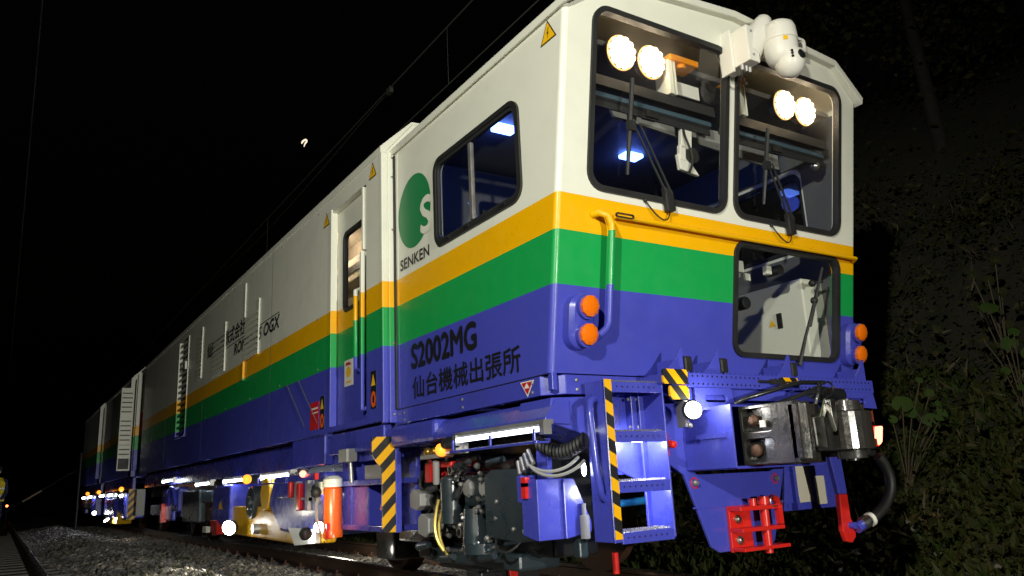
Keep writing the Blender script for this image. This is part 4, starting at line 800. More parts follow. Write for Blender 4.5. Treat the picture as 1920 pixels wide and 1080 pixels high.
mb = MB(); mb.box(-0.08, 0.0, 11.2, 11.35, 0.32, 0.62); mb.each('red_lever', 'red', T)
# --- front ladder on the near corner
LY = -0.20
def ladder(xa, xb, sgn):
    mb = MB(); mb.box(xa, xa+0.012, LY, LY+0.16, 0.395, 1.20); mb.box(xa, xa+0.05, LY-0.0, LY+0.012, 0.395, 1.205); L_ = mb.build('front_ladder', 'blue', T, bevel=0.003)
    mb = MB(); mb.box(xa+0.002, xa+0.048, LY-0.004, LY-0.001, 0.41, 1.20); mb.build('hazard_strip', 'hzL', L_)
    mb = MB(); mb.box(xb-0.012, xb, LY, LY+0.17, 0.395, 1.23); mb.box(xb-0.045, xb, LY+0.155, LY+0.17, 0.395, 1.2); mb.build('far_stringer', 'blue', L_, bevel=0.003)
    for z in (0.44, 0.685, 0.935, 1.19):
        mb = MB(); mb.box(xa+0.05, xb-0.012, LY+0.0, LY+0.012, z-0.055, z); mb.box(xa+0.012, xb-0.012, LY+0.012, LY+0.15, z-0.012, z); t = mb.build('ladder_tread', 'blue', L_, bevel=0.002)
        mb = MB(); n = 22
        for k in range(n):
            x = xa+0.06+(xb-xa-0.09)*k/(n-1)
            for y in (LY+0.02, LY+0.06, LY+0.10): mb.add([(x-0.007, y-0.008, z), (x+0.007, y-0.008, z), (x+0.007, y+0.012, z), (x-0.007, y+0.012, z), (x, y, z+0.013)], [(0, 1, 4), (1, 2, 4), (2, 3, 4), (3, 0, 4)])
        mb.build('tread_grip', 'zinc', t)['kind'] = 'stuff'
        mb = MB()
        for k in range(8): mb.lathe((xa+0.085+0.037*k, LY+0.001, z-0.026), (0, -1, 0), [(0.005, 0), (0.005, 0.002)], 8)
        mb.build('tread_hole', 'ink', t)['kind'] = 'stuff'
    return L_
lad = ladder(0.19, 0.60, 1)
mb = MB(); mb.tube([(0.20, LY+0.08, 1.10), (0.155, LY+0.05, 1.105), (0.115, LY+0.03, 1.08), (0.105, LY+0.02, 1.02), (0.12, LY+0.02, 0.75), (0.135, LY+0.02, 0.66), (0.155, LY+0.04, 0.625), (0.20, LY+0.06, 0.60)], 0.019, 10); mb.build('ladder_handrail', 'blue', lad, smooth=50)
mb = MB(); mb.box(0.30, 2.30, 0.03, 0.05, 0.72, 1.15); mb.build('front_bulkhead', 'blue', T)
mb = MB(); mb.box(0.36, 0.46, 0.005, 0.028, 0.96, 1.15); mb.box(0.52, 0.60, -0.02, 0.028, 0.93, 1.15); o = mb.each('hatch_frame', 'blue', T, bevel=0.004)
mb = MB()
for x in (0.40, 0.50, 0.56):
    for z in (0.97, 1.12): bolt(mb, (x, 0.003 if x < 0.5 else -0.02, z), (0, -1, 0), 0.010)
mb.each('hatch_bolt', 'zinc', o)
mb = MB(); mb.prism([(0.28, 0.92), (0.62, 0.92), (0.62, 0.66), (0.28, 0.80)], XZ(0.0), 0, 0.02); mb.build('gusset_plate', 'blue', T)
lamp('step_lamp_light', 'POINT', (0.47, -0.10, 0.88), 4.5, (0.9, 0.94, 1.0), 0.03); lamp('step_lamp_light', 'POINT', (0.42, -0.08, 0.635), 4.0, (0.9, 0.94, 1.0), 0.03)
mb = MB(); mb.ball((0.165, -0.02, 0.755), 0.013, 0.013, 0.035); mb.build('step_lamp', emit('step_led', (0.9, 0.95, 1.0), 14), T, smooth=60)
mb = MB(); mb.cyl((0.27, 0.14, 0.40), (0.27, 0.14, 0.52), 0.026); mb.cyl((0.27, 0.14, 0.52), (0.27, 0.14, 0.58), 0.012); mb.build('grease_pot', 'grey', T, smooth=40)
mb = MB(); mb.box(0.24, 0.30, 0.16, 0.22, 0.30, 0.40); mb.build('pot_bracket', 'gear', T, bevel=0.01)
# --- front platform beam with gussets, rubber stops, hazard panels
BY = -0.25
mb = MB(); mb.box(0.62, 2.42, BY, BY+0.012, 1.165, 1.245); mb.box(0.62, 2.42, BY+0.012, 0.0, 1.225, 1.245); mb.box(0.62, 2.42, BY+0.02, BY+0.03, 1.10, 1.165); fb = mb.build('front_beam', 'blue', T, bevel=0.003)
mb = MB()
for k in range(44):
    x = 0.74+0.038*k
    if 1.34 < x < 1.44 or 1.55 < x < 1.63: continue
    mb.lathe((x, BY+0.001, 1.228), (0, -1, 0), [(0.006, 0), (0.006, 0.002)], 8); mb.lathe((x, BY+0.001, 1.185), (0, -1, 0), [(0.006, 0), (0.006, 0.002)], 8)
mb.build('beam_hole', 'ink', fb)['kind'] = 'stuff'
mb = MB()
for k in range(40):
    x = 0.74+0.042*k; mb.add([(x-0.010, BY+0.02, 1.245), (x+0.010, BY+0.02, 1.245), (x+0.010, BY+0.06, 1.245), (x-0.010, BY+0.06, 1.245), (x, BY+0.03, 1.262)], [(0, 1, 4), (1, 2, 4), (2, 3, 4), (3, 0, 4)])
mb.build('tread_grip', 'blue', fb)['kind'] = 'stuff'
mb = MB(); mb.box(1.40, 1.50, BY-0.02, BY, 1.195, 1.225); mb.cyl((1.30, BY-0.01, 1.21), (1.40, BY-0.01, 1.21), 0.008); mb.cyl((1.50, BY-0.01, 1.21), (1.6, BY-0.01, 1.21), 0.008); mb.build('beam_latch', 'rubber', fb)
for xr in (0.735, 1.02, 1.635, 2.38):
    mb = MB(); x0 = xr-0.155; A = [(x0, 1.245)]+[(x0+0.155*math.sin(PI/2*k/8)*1.0, 1.245+0.135*(1-math.cos(PI/2*k/8))) for k in range(1, 9)]+[(xr, 1.245)]
    A = [(x0, 1.247)]+[(x0+0.15*(k/8), 1.247+0.14*(k/8)**1.6) for k in range(1, 9)]+[(xr+0.004, 1.385), (xr+0.004, 1.247)]
    mb.prism(A, XZ(BY+0.02), 0, 0.014); mb.box(xr-0.008, xr+0.004, BY+0.034, -0.03, 1.247, 1.33); mb.build('beam_gusset', 'blue', T, bevel=0.002)
for x in (0.797, 1.082, 1.697):
    mb = MB(); mb.box(x-0.030, x+0.030, -0.215, -0.130, 1.256, 1.345); mb.build('rubber_stop', 'rubber', T, bevel=0.012)
for x0, x1, z0, z1 in ((0.545, 0.725, 1.178, 1.258), (0.585, 0.725, 1.095, 1.170), (1.485, 1.645, 1.190, 1.238)):
    mb = MB(); mb.prism(rr(x0, x1, z0, z1, 0.014, 3), XZ(BY-0.016), 0, 0.013); mb.build('hazard_panel', 'hzB', T)
# lower slotted lugs
for x0, x1 in ((0.78, 1.09), (2.00, 2.42)):
    mb = MB(); xm = (x0+x1)/2; mb.plate([(x0, 1.035 if x0 < 1 else 1.075), (x1, 1.06), (x1-0.02, 1.165), (x0, 1.165)], [rr(xm-0.08, xm+0.09, 1.085, 1.125, 0.018, 4)], XZ(BY-0.005), 0, 0.014); mb.build('slotted_lug', 'blue', T, bevel=0.003)
disc_lamp((0.695, -0.31, 1.035), (-0.45, -0.88, -0.05), 0.045, T, 5)
lamp('beam_lamp_light', 'POINT', (0.80, -0.36, 1.06), 3.0, (1, 0.97, 0.9), 0.03)
mb = MB(); mb.box(0.68, 0.71, -0.26, -0.2, 0.95, 1.09); bolt(mb, (0.69, -0.28, 0.955), (0, -1, 0), 0.014, 0.015); mb.build('lamp_stalk', 'zinc', T)
mb = MB(); mb.cyl((0.63, -0.16, 0.87), (0.63, -0.22, 0.86), 0.02); mb.box(0.60, 0.64, -0.17, -0.13, 0.80, 0.93); mb.build('red_cock', 'red', T, bevel=0.01)
# --- drawgear: tapering plate, pocket, knuckle coupler, red tow bracket
PY = -0.03
pl = [(0.70, 1.10), (0.66, 0.82), (0.86, 0.70), (1.02, 0.30), (1.08, 0.268), (1.50, 0.268), (1.55, 0.30), (1.70, 0.70), (1.80, 0.84), (1.80, 1.10)]
mb = MB(); mb.plate(pl, [rr(0.93, 1.62, 0.70, 1.08, 0.05)], XZ(PY), 0, 0.02); dp = mb.build('drawgear_plate', 'blue', T, bevel=0.004)
mb = MB(); mb.box(0.90, 1.66, PY-0.004, PY+0.0, 0.515, 0.523)
for x in (0.97, 1.60):
    L = lambda r: [(x+r*math.cos(k*PI/8), 0.635+r*math.sin(k*PI/8)) for k in range(16)]
mb.build('weld_line', 'blue', dp)
for x in (0.93, 1.61):
    mb = MB(); bolt(mb, (x, PY, 0.655), (0, -1, 0), 0.018, 0.03); b = mb.build('plate_bolt', 'zinc', dp); mb = MB(); A = [(x+0.032*math.cos(k*PI/10), 0.655+0.032*math.sin(k*PI/10)) for k in range(20)]; B = [(x+0.024*math.cos(k*PI/10), 0.655+0.024*math.sin(k*PI/10)) for k in range(20)]
    mb.ring(A, B, XZ(PY-0.002), 0, 0.001); mb.build('paint_ring', 'label_red', b)
mb = MB(); mb.box(0.88, 0.89, -0.40, PY, 0.725, 1.06); mb.box(0.89, 1.62, -0.40, PY, 0.72, 0.735); mb.box(1.62, 1.63, -0.4, PY, 0.725, 1.06); mb.box(0.89, 1.62, -0.40, PY, 1.045, 1.06); mb.box(0.872, 0.88, -0.36, PY-0.02, 0.885, 0.915); pk = mb.build('coupler_pocket', 'blue', T, bevel=0.003)
def coupler():
    mb = MB(); x0 = 0.955
    mb.plate([(-0.74, 0.735), (-0.385, 0.735), (-0.385, 1.045), (-0.74, 1.045)], [rr(-0.60, -0.405, 0.905, 1.028, 0.025, 3), rr(-0.60, -0.405, 0.752, 0.868, 0.025, 3)], lambda a, b, w: (x0+w, a, b), 0, 0.06)
    mb.box(x0+0.06, x0+0.40, -0.60, -0.385, 0.735, 1.045); mb.box(x0+0.045, x0+0.06, -0.61, -0.40, 0.745, 1.035); c = mb.build('knuckle_coupler', 'cast', T, bevel=0.012)
    mb = MB(); mb.lathe((x0+0.03, -0.468, 0.965), (-1, 0, 0), [(0.03, 0), (0.03, 0.02), (0.016, 0.035), (0, 0.036)], 14); mb.lathe((x0+0.03, -0.465, 0.81), (-1, 0, 0), [(0.032, 0), (0.032, 0.02), (0.016, 0.03), (0, 0.031)], 14); mb.each('coupler_bolt', 'rust', c, smooth=40)
    # jaw: guard arm, throat and hooked knuckle seen from the front
    mb = MB(); mb.box(x0+0.02, x0+0.05, -0.74, -0.52, 0.74, 1.04); mb.build('coupler_cheek', 'cast', c, bevel=0.006)
    mb = MB(); top = [(x0+0.0, -0.70), (x0+0.0, -0.775), (x0+0.03, -0.80), (x0+0.075, -0.79), (x0+0.10, -0.74), (x0+0.17, -0.66), (x0+0.30, -0.62), (x0+0.30, -0.55), (x0+0.05, -0.55), (x0+0.05, -0.70)]
    mb.prism(top, lambda a, b, w: (a, b, w), 0.745, 1.035); mb.build('coupler_jaw', 'cast', c, bevel=0.012)
    mb = MB(); kn = [(x0+0.30, -0.56), (x0+0.30, -0.70), (x0+0.29, -0.78)]+[(x0+0.41-0.12*math.cos(PI*k/10), -0.78-0.085*math.sin(PI*k/10)) for k in range(1, 10)]+[(x0+0.515, -0.78), (x0+0.53, -0.74), (x0+0.53, -0.56)]
    mb.prism(kn, lambda a, b, w: (a, b, w), 0.79, 0.985); k = mb.build('knuckle', 'cast', c, bevel=0.014)
    mb = MB(); mb.cyl((x0+0.40, -0.76, 0.735), (x0+0.40, -0.76, 1.05), 0.036); mb.build('knuckle_pin', 'cast', c, smooth=40)
    mb = MB(); mb.cyl((x0+0.40, -0.76, 0.745), (x0+0.40, -0.76, 0.787), 0.075, 0.078); mb.cyl((x0+0.40, -0.76, 0.99), (x0+0.40, -0.76, 1.04), 0.078, 0.072); mb.each('knuckle_lug', 'cast', c, smooth=40)
    mb = MB(); mb.hexa([(x0+0.11, -0.775, 0.81), (x0+0.20, -0.77, 0.80), (x0+0.20, -0.75, 0.80), (x0+0.11, -0.755, 0.81), (x0+0.105, -0.775, 0.955), (x0+0.195, -0.77, 0.965), (x0+0.195, -0.75, 0.965), (x0+0.105, -0.755, 0.955)]); mb.build('lock_plate', 'steel', c, bevel=0.006)
    mb = MB(); mb.hexa([(x0+0.145, -0.79, 0.955), (x0+0.185, -0.785, 0.955), (x0+0.185, -0.77, 0.955), (x0+0.145, -0.775, 0.955), (x0+0.245, -0.76, 1.055), (x0+0.285, -0.755, 1.055), (x0+0.285, -0.74, 1.055), (x0+0.245, -0.745, 1.055)]); mb.build('lock_lift', 'steel', c, bevel=0.004)
    mb = MB(); mb.prism([(x0+0.22, 1.045), (x0+0.27, 1.05), (x0+0.265, 0.93), (x0+0.245, 0.88), (x0+0.225, 0.96)], XZ(-0.80), 0, 0.03); mb.build('knuckle_nose', 'steel', c, bevel=0.004)
    mb = MB(); mb.box(x0+0.535, x0+0.565, -0.76, -0.45, 0.76, 1.03); mb.cyl((x0+0.585, -0.74, 0.78), (x0+0.585, -0.74, 1.0), 0.006); mb.build('guard_plate', 'cast', c, bevel=0.01)
    mb = MB()
    for a, z, s in ((0.49, 0.955, 0.024), (0.485, 0.925, 0.015), (0.49, 0.90, 0.009), (0.50, 0.825, 0.014)): 
        L = [(a+s*RNG.uniform(0.6, 1.1)*math.cos(k*PI/6), z+1.4*s*RNG.uniform(0.7, 1.4)*math.sin(k*PI/6)) for k in range(12)]
        yk = lambda p: -0.786-0.085*math.sqrt(max(0, 1-((p-0.41)/0.121)**2)) if p < 0.5 else -0.80
        mb.add([(x0+p, yk(p)-0.004, q) for p, q in L], [tuple(range(12))])
    mb.each('rust_patch', flat('red_rust', (0.26, 0.055, 0.025), 0.7), c)
    mb = MB(); mb.box(x0-0.012, x0, -0.56, -0.53, 0.925, 0.96); mb.build('coupler_tag', 'label_white', c)
coupler()
mb = MB(); mb.tube([(1.00, -0.33, 1.07), (1.02, -0.38, 1.09), (1.35, -0.46, 1.17), (1.42, -0.46, 1.18), (1.62, -0.46, 1.185)], 0.013, 8); mb.tube([(1.22, -0.42, 1.06), (1.40, -0.50, 1.115), (1.62, -0.50, 1.14)], 0.012, 8)
mb.tube(bez((1.50, -0.52, 1.16), (1.58, -0.56, 1.22), (1.62, -0.54, 1.10), (1.50, -0.55, 1.09)), 0.006, 6); mb.tube(bez((1.46, -0.5, 1.05), (1.47, -0.52, 1.12), (1.5, -0.52, 1.14), (1.52, -0.5, 1.17)), 0.014, 8); mb.build('uncoupling_lever', 'black', T, smooth=50)
mb = MB(); mb.cyl((1.62, -0.40, 1.13), (1.84, -0.40, 1.12), 0.045); mb.cyl((1.56, -0.40, 1.13), (1.62, -0.40, 1.13), 0.03); mb.build('air_coupling', 'black', T, smooth=40)
def tow():
    mb = MB(); mb.box(1.16, 1.34, PY-0.02, PY, 0.262, 0.515); mb.box(1.16, 1.52, PY-0.11, PY-0.02, 0.487, 0.512); mb.box(1.16, 1.52, PY-0.11, PY-0.02, 0.372, 0.395); mb.box(1.16, 1.55, PY-0.11, PY-0.02, 0.268, 0.288); t = mb.build('tow_bracket', 'red', T, bevel=0.004)
    mb = MB(); mb.cyl((1.395, PY-0.075, 0.245), (1.395, PY-0.075, 0.56), 0.026); mb.cyl((1.395, PY-0.075, 0.515), (1.395, PY-0.075, 0.56), 0.036); mb.cyl((1.31, PY-0.07, 0.512), (1.31, PY-0.07, 0.552), 0.022); mb.build('tow_pin', 'red', t, smooth=40)
    mb = MB(); mb.box(1.48, 1.515, PY-0.11, PY-0.08, 0.40, 0.49); mb.tube([(1.50, PY-0.10, 0.49), (1.48, PY-0.1, 0.54), (1.44, PY-0.1, 0.55)], 0.02, 8); mb.build('tow_lug', 'red', t, smooth=40)
    mb = MB(); mb.tube([Vector((1.455+0.04*math.cos(a), PY-0.11, 0.53+0.03*math.sin(a))) for a in [k*PI/8 for k in range(17)]], 0.004, 6); mb.build('split_ring', 'steel', t)
    mb = MB()
    for z in (0.44, 0.325): mb.lathe((1.225, PY-0.02, z), (0, -1, 0), [(0.026, 0), (0.026, 0.006), (0.017, 0.008), (0.017, 0.018), (0.012, 0.022), (0, 0.022)], 14)
    mb.each('tow_bolt', 'steel', t, smooth=30)
tow()
# cable skirt right of the coupler: blue frame with two pale boards, hanging brake pipe and its hose
mb = MB(); mb.plate([(1.70, 0.455), (2.24, 0.455), (2.24, 0.76), (1.76, 0.76)], [[(1.86, 0.50), (2.0, 0.50), (1.985, 0.73), (1.83, 0.73)], [(2.03, 0.48), (2.13, 0.48), (2.13, 0.655), (2.03, 0.655)]], XZ(0.0), 0, 0.02); gp = mb.build('right_guard', 'blue', T, bevel=0.004)
mb = MB(); mb.prism([(1.855, 0.495), (2.005, 0.495), (1.99, 0.735), (1.825, 0.735)], XZ(0.006), 0, 0.006); mb.build('pale_board', 'beige', gp)
mb = MB(); mb.box(2.025, 2.135, 0.006, 0.012, 0.475, 0.66); mb.build('pale_board', 'beige', gp)
mb = MB(); mb.box(1.79, 1.815, -0.03, 0.0, 0.47, 0.76); mb.box(1.77, 1.85, -0.05, 0.0, 0.46, 0.50); bolt(mb, (1.70+0.04, 0.0, 0.485), (0, -1, 0), 0.012); mb.build('guard_rib', 'blue', gp, bevel=0.01)
mb = MB(); mb.prism([(2.30, 0.44), (2.33, 0.44), (2.29, 0.75), (2.22, 0.75)], XZ(0.1), 0, 0.05); mb.build('right_stringer', 'blue', T)
mb = MB(); mb.prism([(1.86, 0.80), (1.97, 0.80), (1.985, 0.545), (1.905, 0.545)], XZ(BY-0.0), 0, 0.03); hb = mb.build('brake_pipe_bracket', 'blue', T, bevel=0.004)
mb = MB(); mb.prism([(1.905, 0.544), (1.985, 0.544), (1.985, 0.40), (2.02, 0.35), (2.01, 0.29), (1.97, 0.26), (1.92, 0.27), (1.895, 0.33)], XZ(BY-0.002), 0, 0.034); mb.build('red_hook', 'red', hb, bevel=0.006)
mb = MB(); mb.cyl((1.99, BY-0.03, 0.34), (2.05, BY-0.04, 0.37), 0.03); mb.cyl((1.97, BY-0.035, 0.36), (1.97, BY-0.0, 0.36), 0.02); mb.build('blue_cock', 'blue', hb, smooth=40)
pts = bez((2.05, BY-0.05, 0.375), (2.25, BY-0.10, 0.44), (2.36, BY-0.12, 0.60), (2.20, BY-0.10, 0.76), 18)
mb = MB(); mb.tube(pts, 0.033, 12); hs = mb.build('brake_hose', 'rubber', T, smooth=60)
mb = MB(); d = (pts[1]-pts[0]).normalized(); mb.cyl(pts[0]+d*0.03, pts[0]+d*0.055, 0.042); mb.build('hose_clip', 'label_white', hs, smooth=40)
mb = MB(); mb.cyl(pts[0]-d*0.03, pts[0]+d*0.015, 0.038); mb.build('hose_fitting', 'steel', hs, smooth=40)
mb = MB(); mb.box(1.75, 2.35, BY+0.0, BY+0.10, 0.76, 0.80); mb.box(1.7, 2.3, -0.2, 0.0, 0.78, 1.08); mb.each('buffer_block', 'black', T, bevel=0.01)
mb = MB(); mb.prism([(2.305, 0.825), (2.335, 0.845), (2.365, 0.945), (2.335, 0.945)], XZ(BY-0.06), 0, 0.04); tl = mb.build('tail_lamp', 'tail_led', T, bevel=0.006)
mb = MB(); mb.box(2.28, 2.36, BY-0.02, BY+0.02, 0.82, 0.95); mb.build('lamp_back', 'red', tl)
mb = MB(); mb.cyl((0.55, 0.25, 0.30), (0.55, 0.25, 0.19), 0.018); mb.build('red_plug', 'red', T)
mb = MB(); mb.tube([(0.52, 0.22, 0.56), (0.75, 0.20, 0.57), (0.9, 0.3, 0.6)], 0.022, 8); mb.build('cyan_hose', flat('cyan_hose', (0.01, 0.12, 0.30), 0.4), T, smooth=50)
# ------------------------------------------------------------------ trailing vehicles
def trailer(label, y0, y1, x0, lit):
    t = thing('rail_work_wagon', label, 'rail vehicle', (1.3, (y0+y1)/2, 0))
    fn = lambda a, b, w: (x0+w, a, b)
    body_side(fn, y0, y1, [], t); body_side(lambda a, b, w: (2.6-x0-w, a, b), y0, y1, [], t); body_ends(y0, y1, t, x0)
    for dx, y, z in ((-0.055, y0-0.02, 0.0), (0.045, y0-0.30, 0.06)):
        q = [(x0+dx, 1.3), (x0+dx, 3.24+z), (0.14+dx, 3.52+z), (1.3, 3.60+z), (1.3, 3.54+z), (0.17+dx, 3.46+z), (x0+dx+0.075, 3.20+z), (x0+dx+0.075, 1.3)]
        mb = MB(); mb.prism(q, XZ(y), 0, 0.03); mb.build('end_frame', 'livery', t)
    under(t, y0, y1, x0+0.1)
    for y in (y0+1.0, y1-1.0): wheel(0.767, y, -1, t)
    mb = MB(); mb.box(x0+0.02, 0.3, y0+0.4, y0+1.4, 0.32, 0.86); mb.box(x0+0.05, 0.3, y1-1.6, y1-0.5, 0.35, 0.85); mb.each('bogie_box', 'blue', t, bevel=0.03)
    mb = MB(); mb.box(x0+0.0, 0.2, y0+1.6, y1-1.8, 0.5, 0.9); mb.each('equipment_box', 'gear', t, bevel=0.03)
    return t
V2 = trailer('second rail work wagon, dark, with lit blinds panel and row of small tube lamps', 15.25, 20.4, -0.13, True)
V3 = trailer('farthest rail work wagon at the dark tail end of the train', 21.2, 26.5, -0.16, False)
# open louvred screen on the second wagon, lit by the floodlight
mb = MB()
for x in (-0.37, -0.15): mb.box(x, x+0.018, 15.14, 15.18, 1.30, 3.02)
for z in (1.30, 1.83, 2.40, 2.99): mb.box(-0.37, -0.135, 15.135, 15.185, z, z+0.03)
sc = mb.build('louvred_screen', 'white', V2)
mb = MB(); mb.box(-0.355, -0.15, 15.155, 15.17, 0, 0.075); b = mb.build('screen_slat', 'white', sc); b.location.z += 1.55
for k in range(1, 15): copy_part(b, sc, (0, 0, 0.098*k))
mb = MB(); mb.box(-0.36, -0.14, 15.19, 15.22, 1.30, 3.0); mb.build('screen_back', 'dark', sc)
mb = MB(); mb.box(0.0, 0.06, 15.0, 15.05, 2.0, 2.5); mb.build('red_sign', 'label_red', V2)
for y0, y1, z in ((15.2, 15.7, 0.80), (17.0, 17.9, 0.83), (18.8, 19.7, 0.83)): tube_lamp(-0.20, y0, y1, z, V2, guard=False, r=0.026, mat='tube_far')
for y0, y1, z in ((21.6, 22.4, 0.83), (23.6, 24.4, 0.82)): tube_lamp(-0.22, y0, y1, z, V3, guard=False, r=0.028, mat='tube_far')
for t, y in ((V2, 15.4), (V2, 19.9), (V3, 23.0)):
    mb = MB(); mb.ball((-0.22, y, 0.93), 0.05); mb.build('amber_beacon', 'amber_lit', t, smooth=60)
mb = MB(); mb.prism([(17.3, 0.62), (18.6, 0.20), (16.4, 0.20), (16.2, 0.40)], lambda a, b, w: (-0.16+w, a, b), 0, 0.3); mb.build('unit_skirt', 'yellow', V2, bevel=0.02)
mb = MB(); mb.prism([(18.4, 0.75), (16.9, 0.75), (16.5, 0.35), (17.6, 0.32)], lambda a, b, w: (-0.20+w, a, b), 0, 0.2); mb.build('grinding_unit', 'blue', V2, bevel=0.03)
disc_lamp((-0.3, 17.0, 0.30), (0.4, -0.3, -0.7), 0.06, V2, 10, color=(1.0, 0.92, 0.7)); disc_lamp((-0.28, 20.0, 0.42), (-0.3, -0.9, -0.1), 0.045, V2, 6)
mb = MB(); mb.box(-0.16, -0.02, 14.7, 14.74, 0.32, 0.92); mb.build('hazard_plate', 'hzD', V2)
mb = MB(); mb.box(-0.1, 0.05, 14.0, 14.06, 0.4, 0.9); mb.build('end_plate', 'grey', V2)
mb = MB(); mb.box(1.1, 1.5, 13.9, 15.25, 0.75, 1.0); mb.build('drawbar', 'black', V2)
mb = MB(); mb.box(1.1, 1.5, 20.4, 21.2, 0.75, 1.0); mb.build('drawbar', 'black', V3)

# ------------------------------------------------------------------ wires
def wire(name, label, pts, r, parent=None):
    mb = MB(); mb.tube(pts, r, 6); o = mb.build(name, 'wire', parent, smooth=60)
    if label: tag(o, label, 'overhead wire')
    return o
M['wire'] = flat('weathered_wire', (0.07, 0.075, 0.06), 0.55)
sag = lambda y, z: z+0.28*((y-24)/24.0)**2*0.0
mw = wire('messenger_wire', 'thick overhead messenger wire high above the train roof', [(1.335, y, 5.60) for y in range(-30, 121, 6)], 0.011)
for y in (-4.0, 3.45, 10.5):
    mb = MB(); mb.tube([(1.335, y, 4.92), (1.335, y, 5.60)], 0.0028, 6); mb.build('dropper', 'wire', mw)
wire('contact_wire', 'thin overhead contact wire hanging just above the train roof', [(1.335, y, 4.91) for y in range(-30, 121, 6)], 0.007)
fw = wire('feeder_wire', 'slack overhead feeder wire clipped below the messenger wire', [(1.345, 5.0, 5.58)]+[(1.34+0.0*y, y, 5.60-0.22*math.sin(min(1, (y-5)/12)*PI)) for y in np.arange(6, 17.1, 1)]+[(1.345, y, 5.55) for y in (20, 40, 80)], 0.006)
mb = MB(); mb.box(1.315, 1.36, 4.95, 5.06, 5.53, 5.61); mb.build('wire_clamp', 'wire', fw)
wire('trolley_wire', 'lone faint overhead wire above the empty left track', [(-2.445, y, 5.2) for y in range(-30, 121, 6)], 0.007)
# ------------------------------------------------------------------ moon: small shaken hook of light far off in the black sky
R0 = cam.matrix_world.to_3x3()
mp = [(0.0, -9), (1.5, -4), (3.0, -0.5), (5.5, 2.5), (6.0, 6), (3.6, 8), (0.5, 6.5), (-2.5, 4), (-4.5, 0.5), (-5.5, -2)]
D0 = (R0 @ Vector(((570-960)/1472.2, (540-268)/1472.2, -1))).normalized(); C0 = Vector((-2.375, -3.34, 0.713))+D0*700
sx_ = D0.cross(Vector((0, 0, 1))).normalized(); sz_ = sx_.cross(D0)
mb = MB(); mb.tube([C0+sx_*a*0.36+sz_*b*0.36 for a, b in mp], [0.3, 0.45, 0.6, 0.7, 0.8, 0.8, 0.75, 0.8, 0.7, 0.4], 8); mn = mb.build('moon', emit('moonshine', (1.0, 0.80, 0.58), 1.3), None, smooth=60)
tag(mn, 'small bright hook of moonlight alone in the black sky above the train roof', 'moon')
# ------------------------------------------------------------------ worker on the empty left track, seen side on at the picture edge
def skin(name, verts, edges, radii, mat, parent=None, sub=2):
    me = bpy.data.meshes.new(name); me.from_pydata(verts, edges, []); o = bpy.data.objects.new(name, me); COL.objects.link(o)
    m = o.modifiers.new('skin', 'SKIN'); s = o.modifiers.new('sub', 'SUBSURF'); s.levels = sub; s.render_levels = sub
    for i, r in enumerate(radii): me.skin_vertices[0].data[i].radius = (r, r) if not isinstance(r, tuple) else r
    me.skin_vertices[0].data[0].use_root = True
    dg = bpy.context.evaluated_depsgraph_get(); m2 = bpy.data.meshes.new_from_object(o.evaluated_get(dg)); bpy.data.objects.remove(o)
    m2.materials.clear(); m2.materials.append(M[mat] if isinstance(mat, str) else mat); m2.polygons.foreach_set('use_smooth', [True]*len(m2.polygons))
    o = bpy.data.objects.new(name, m2); COL.objects.link(o)
    if parent is not None: adopt(o, parent)
    return o
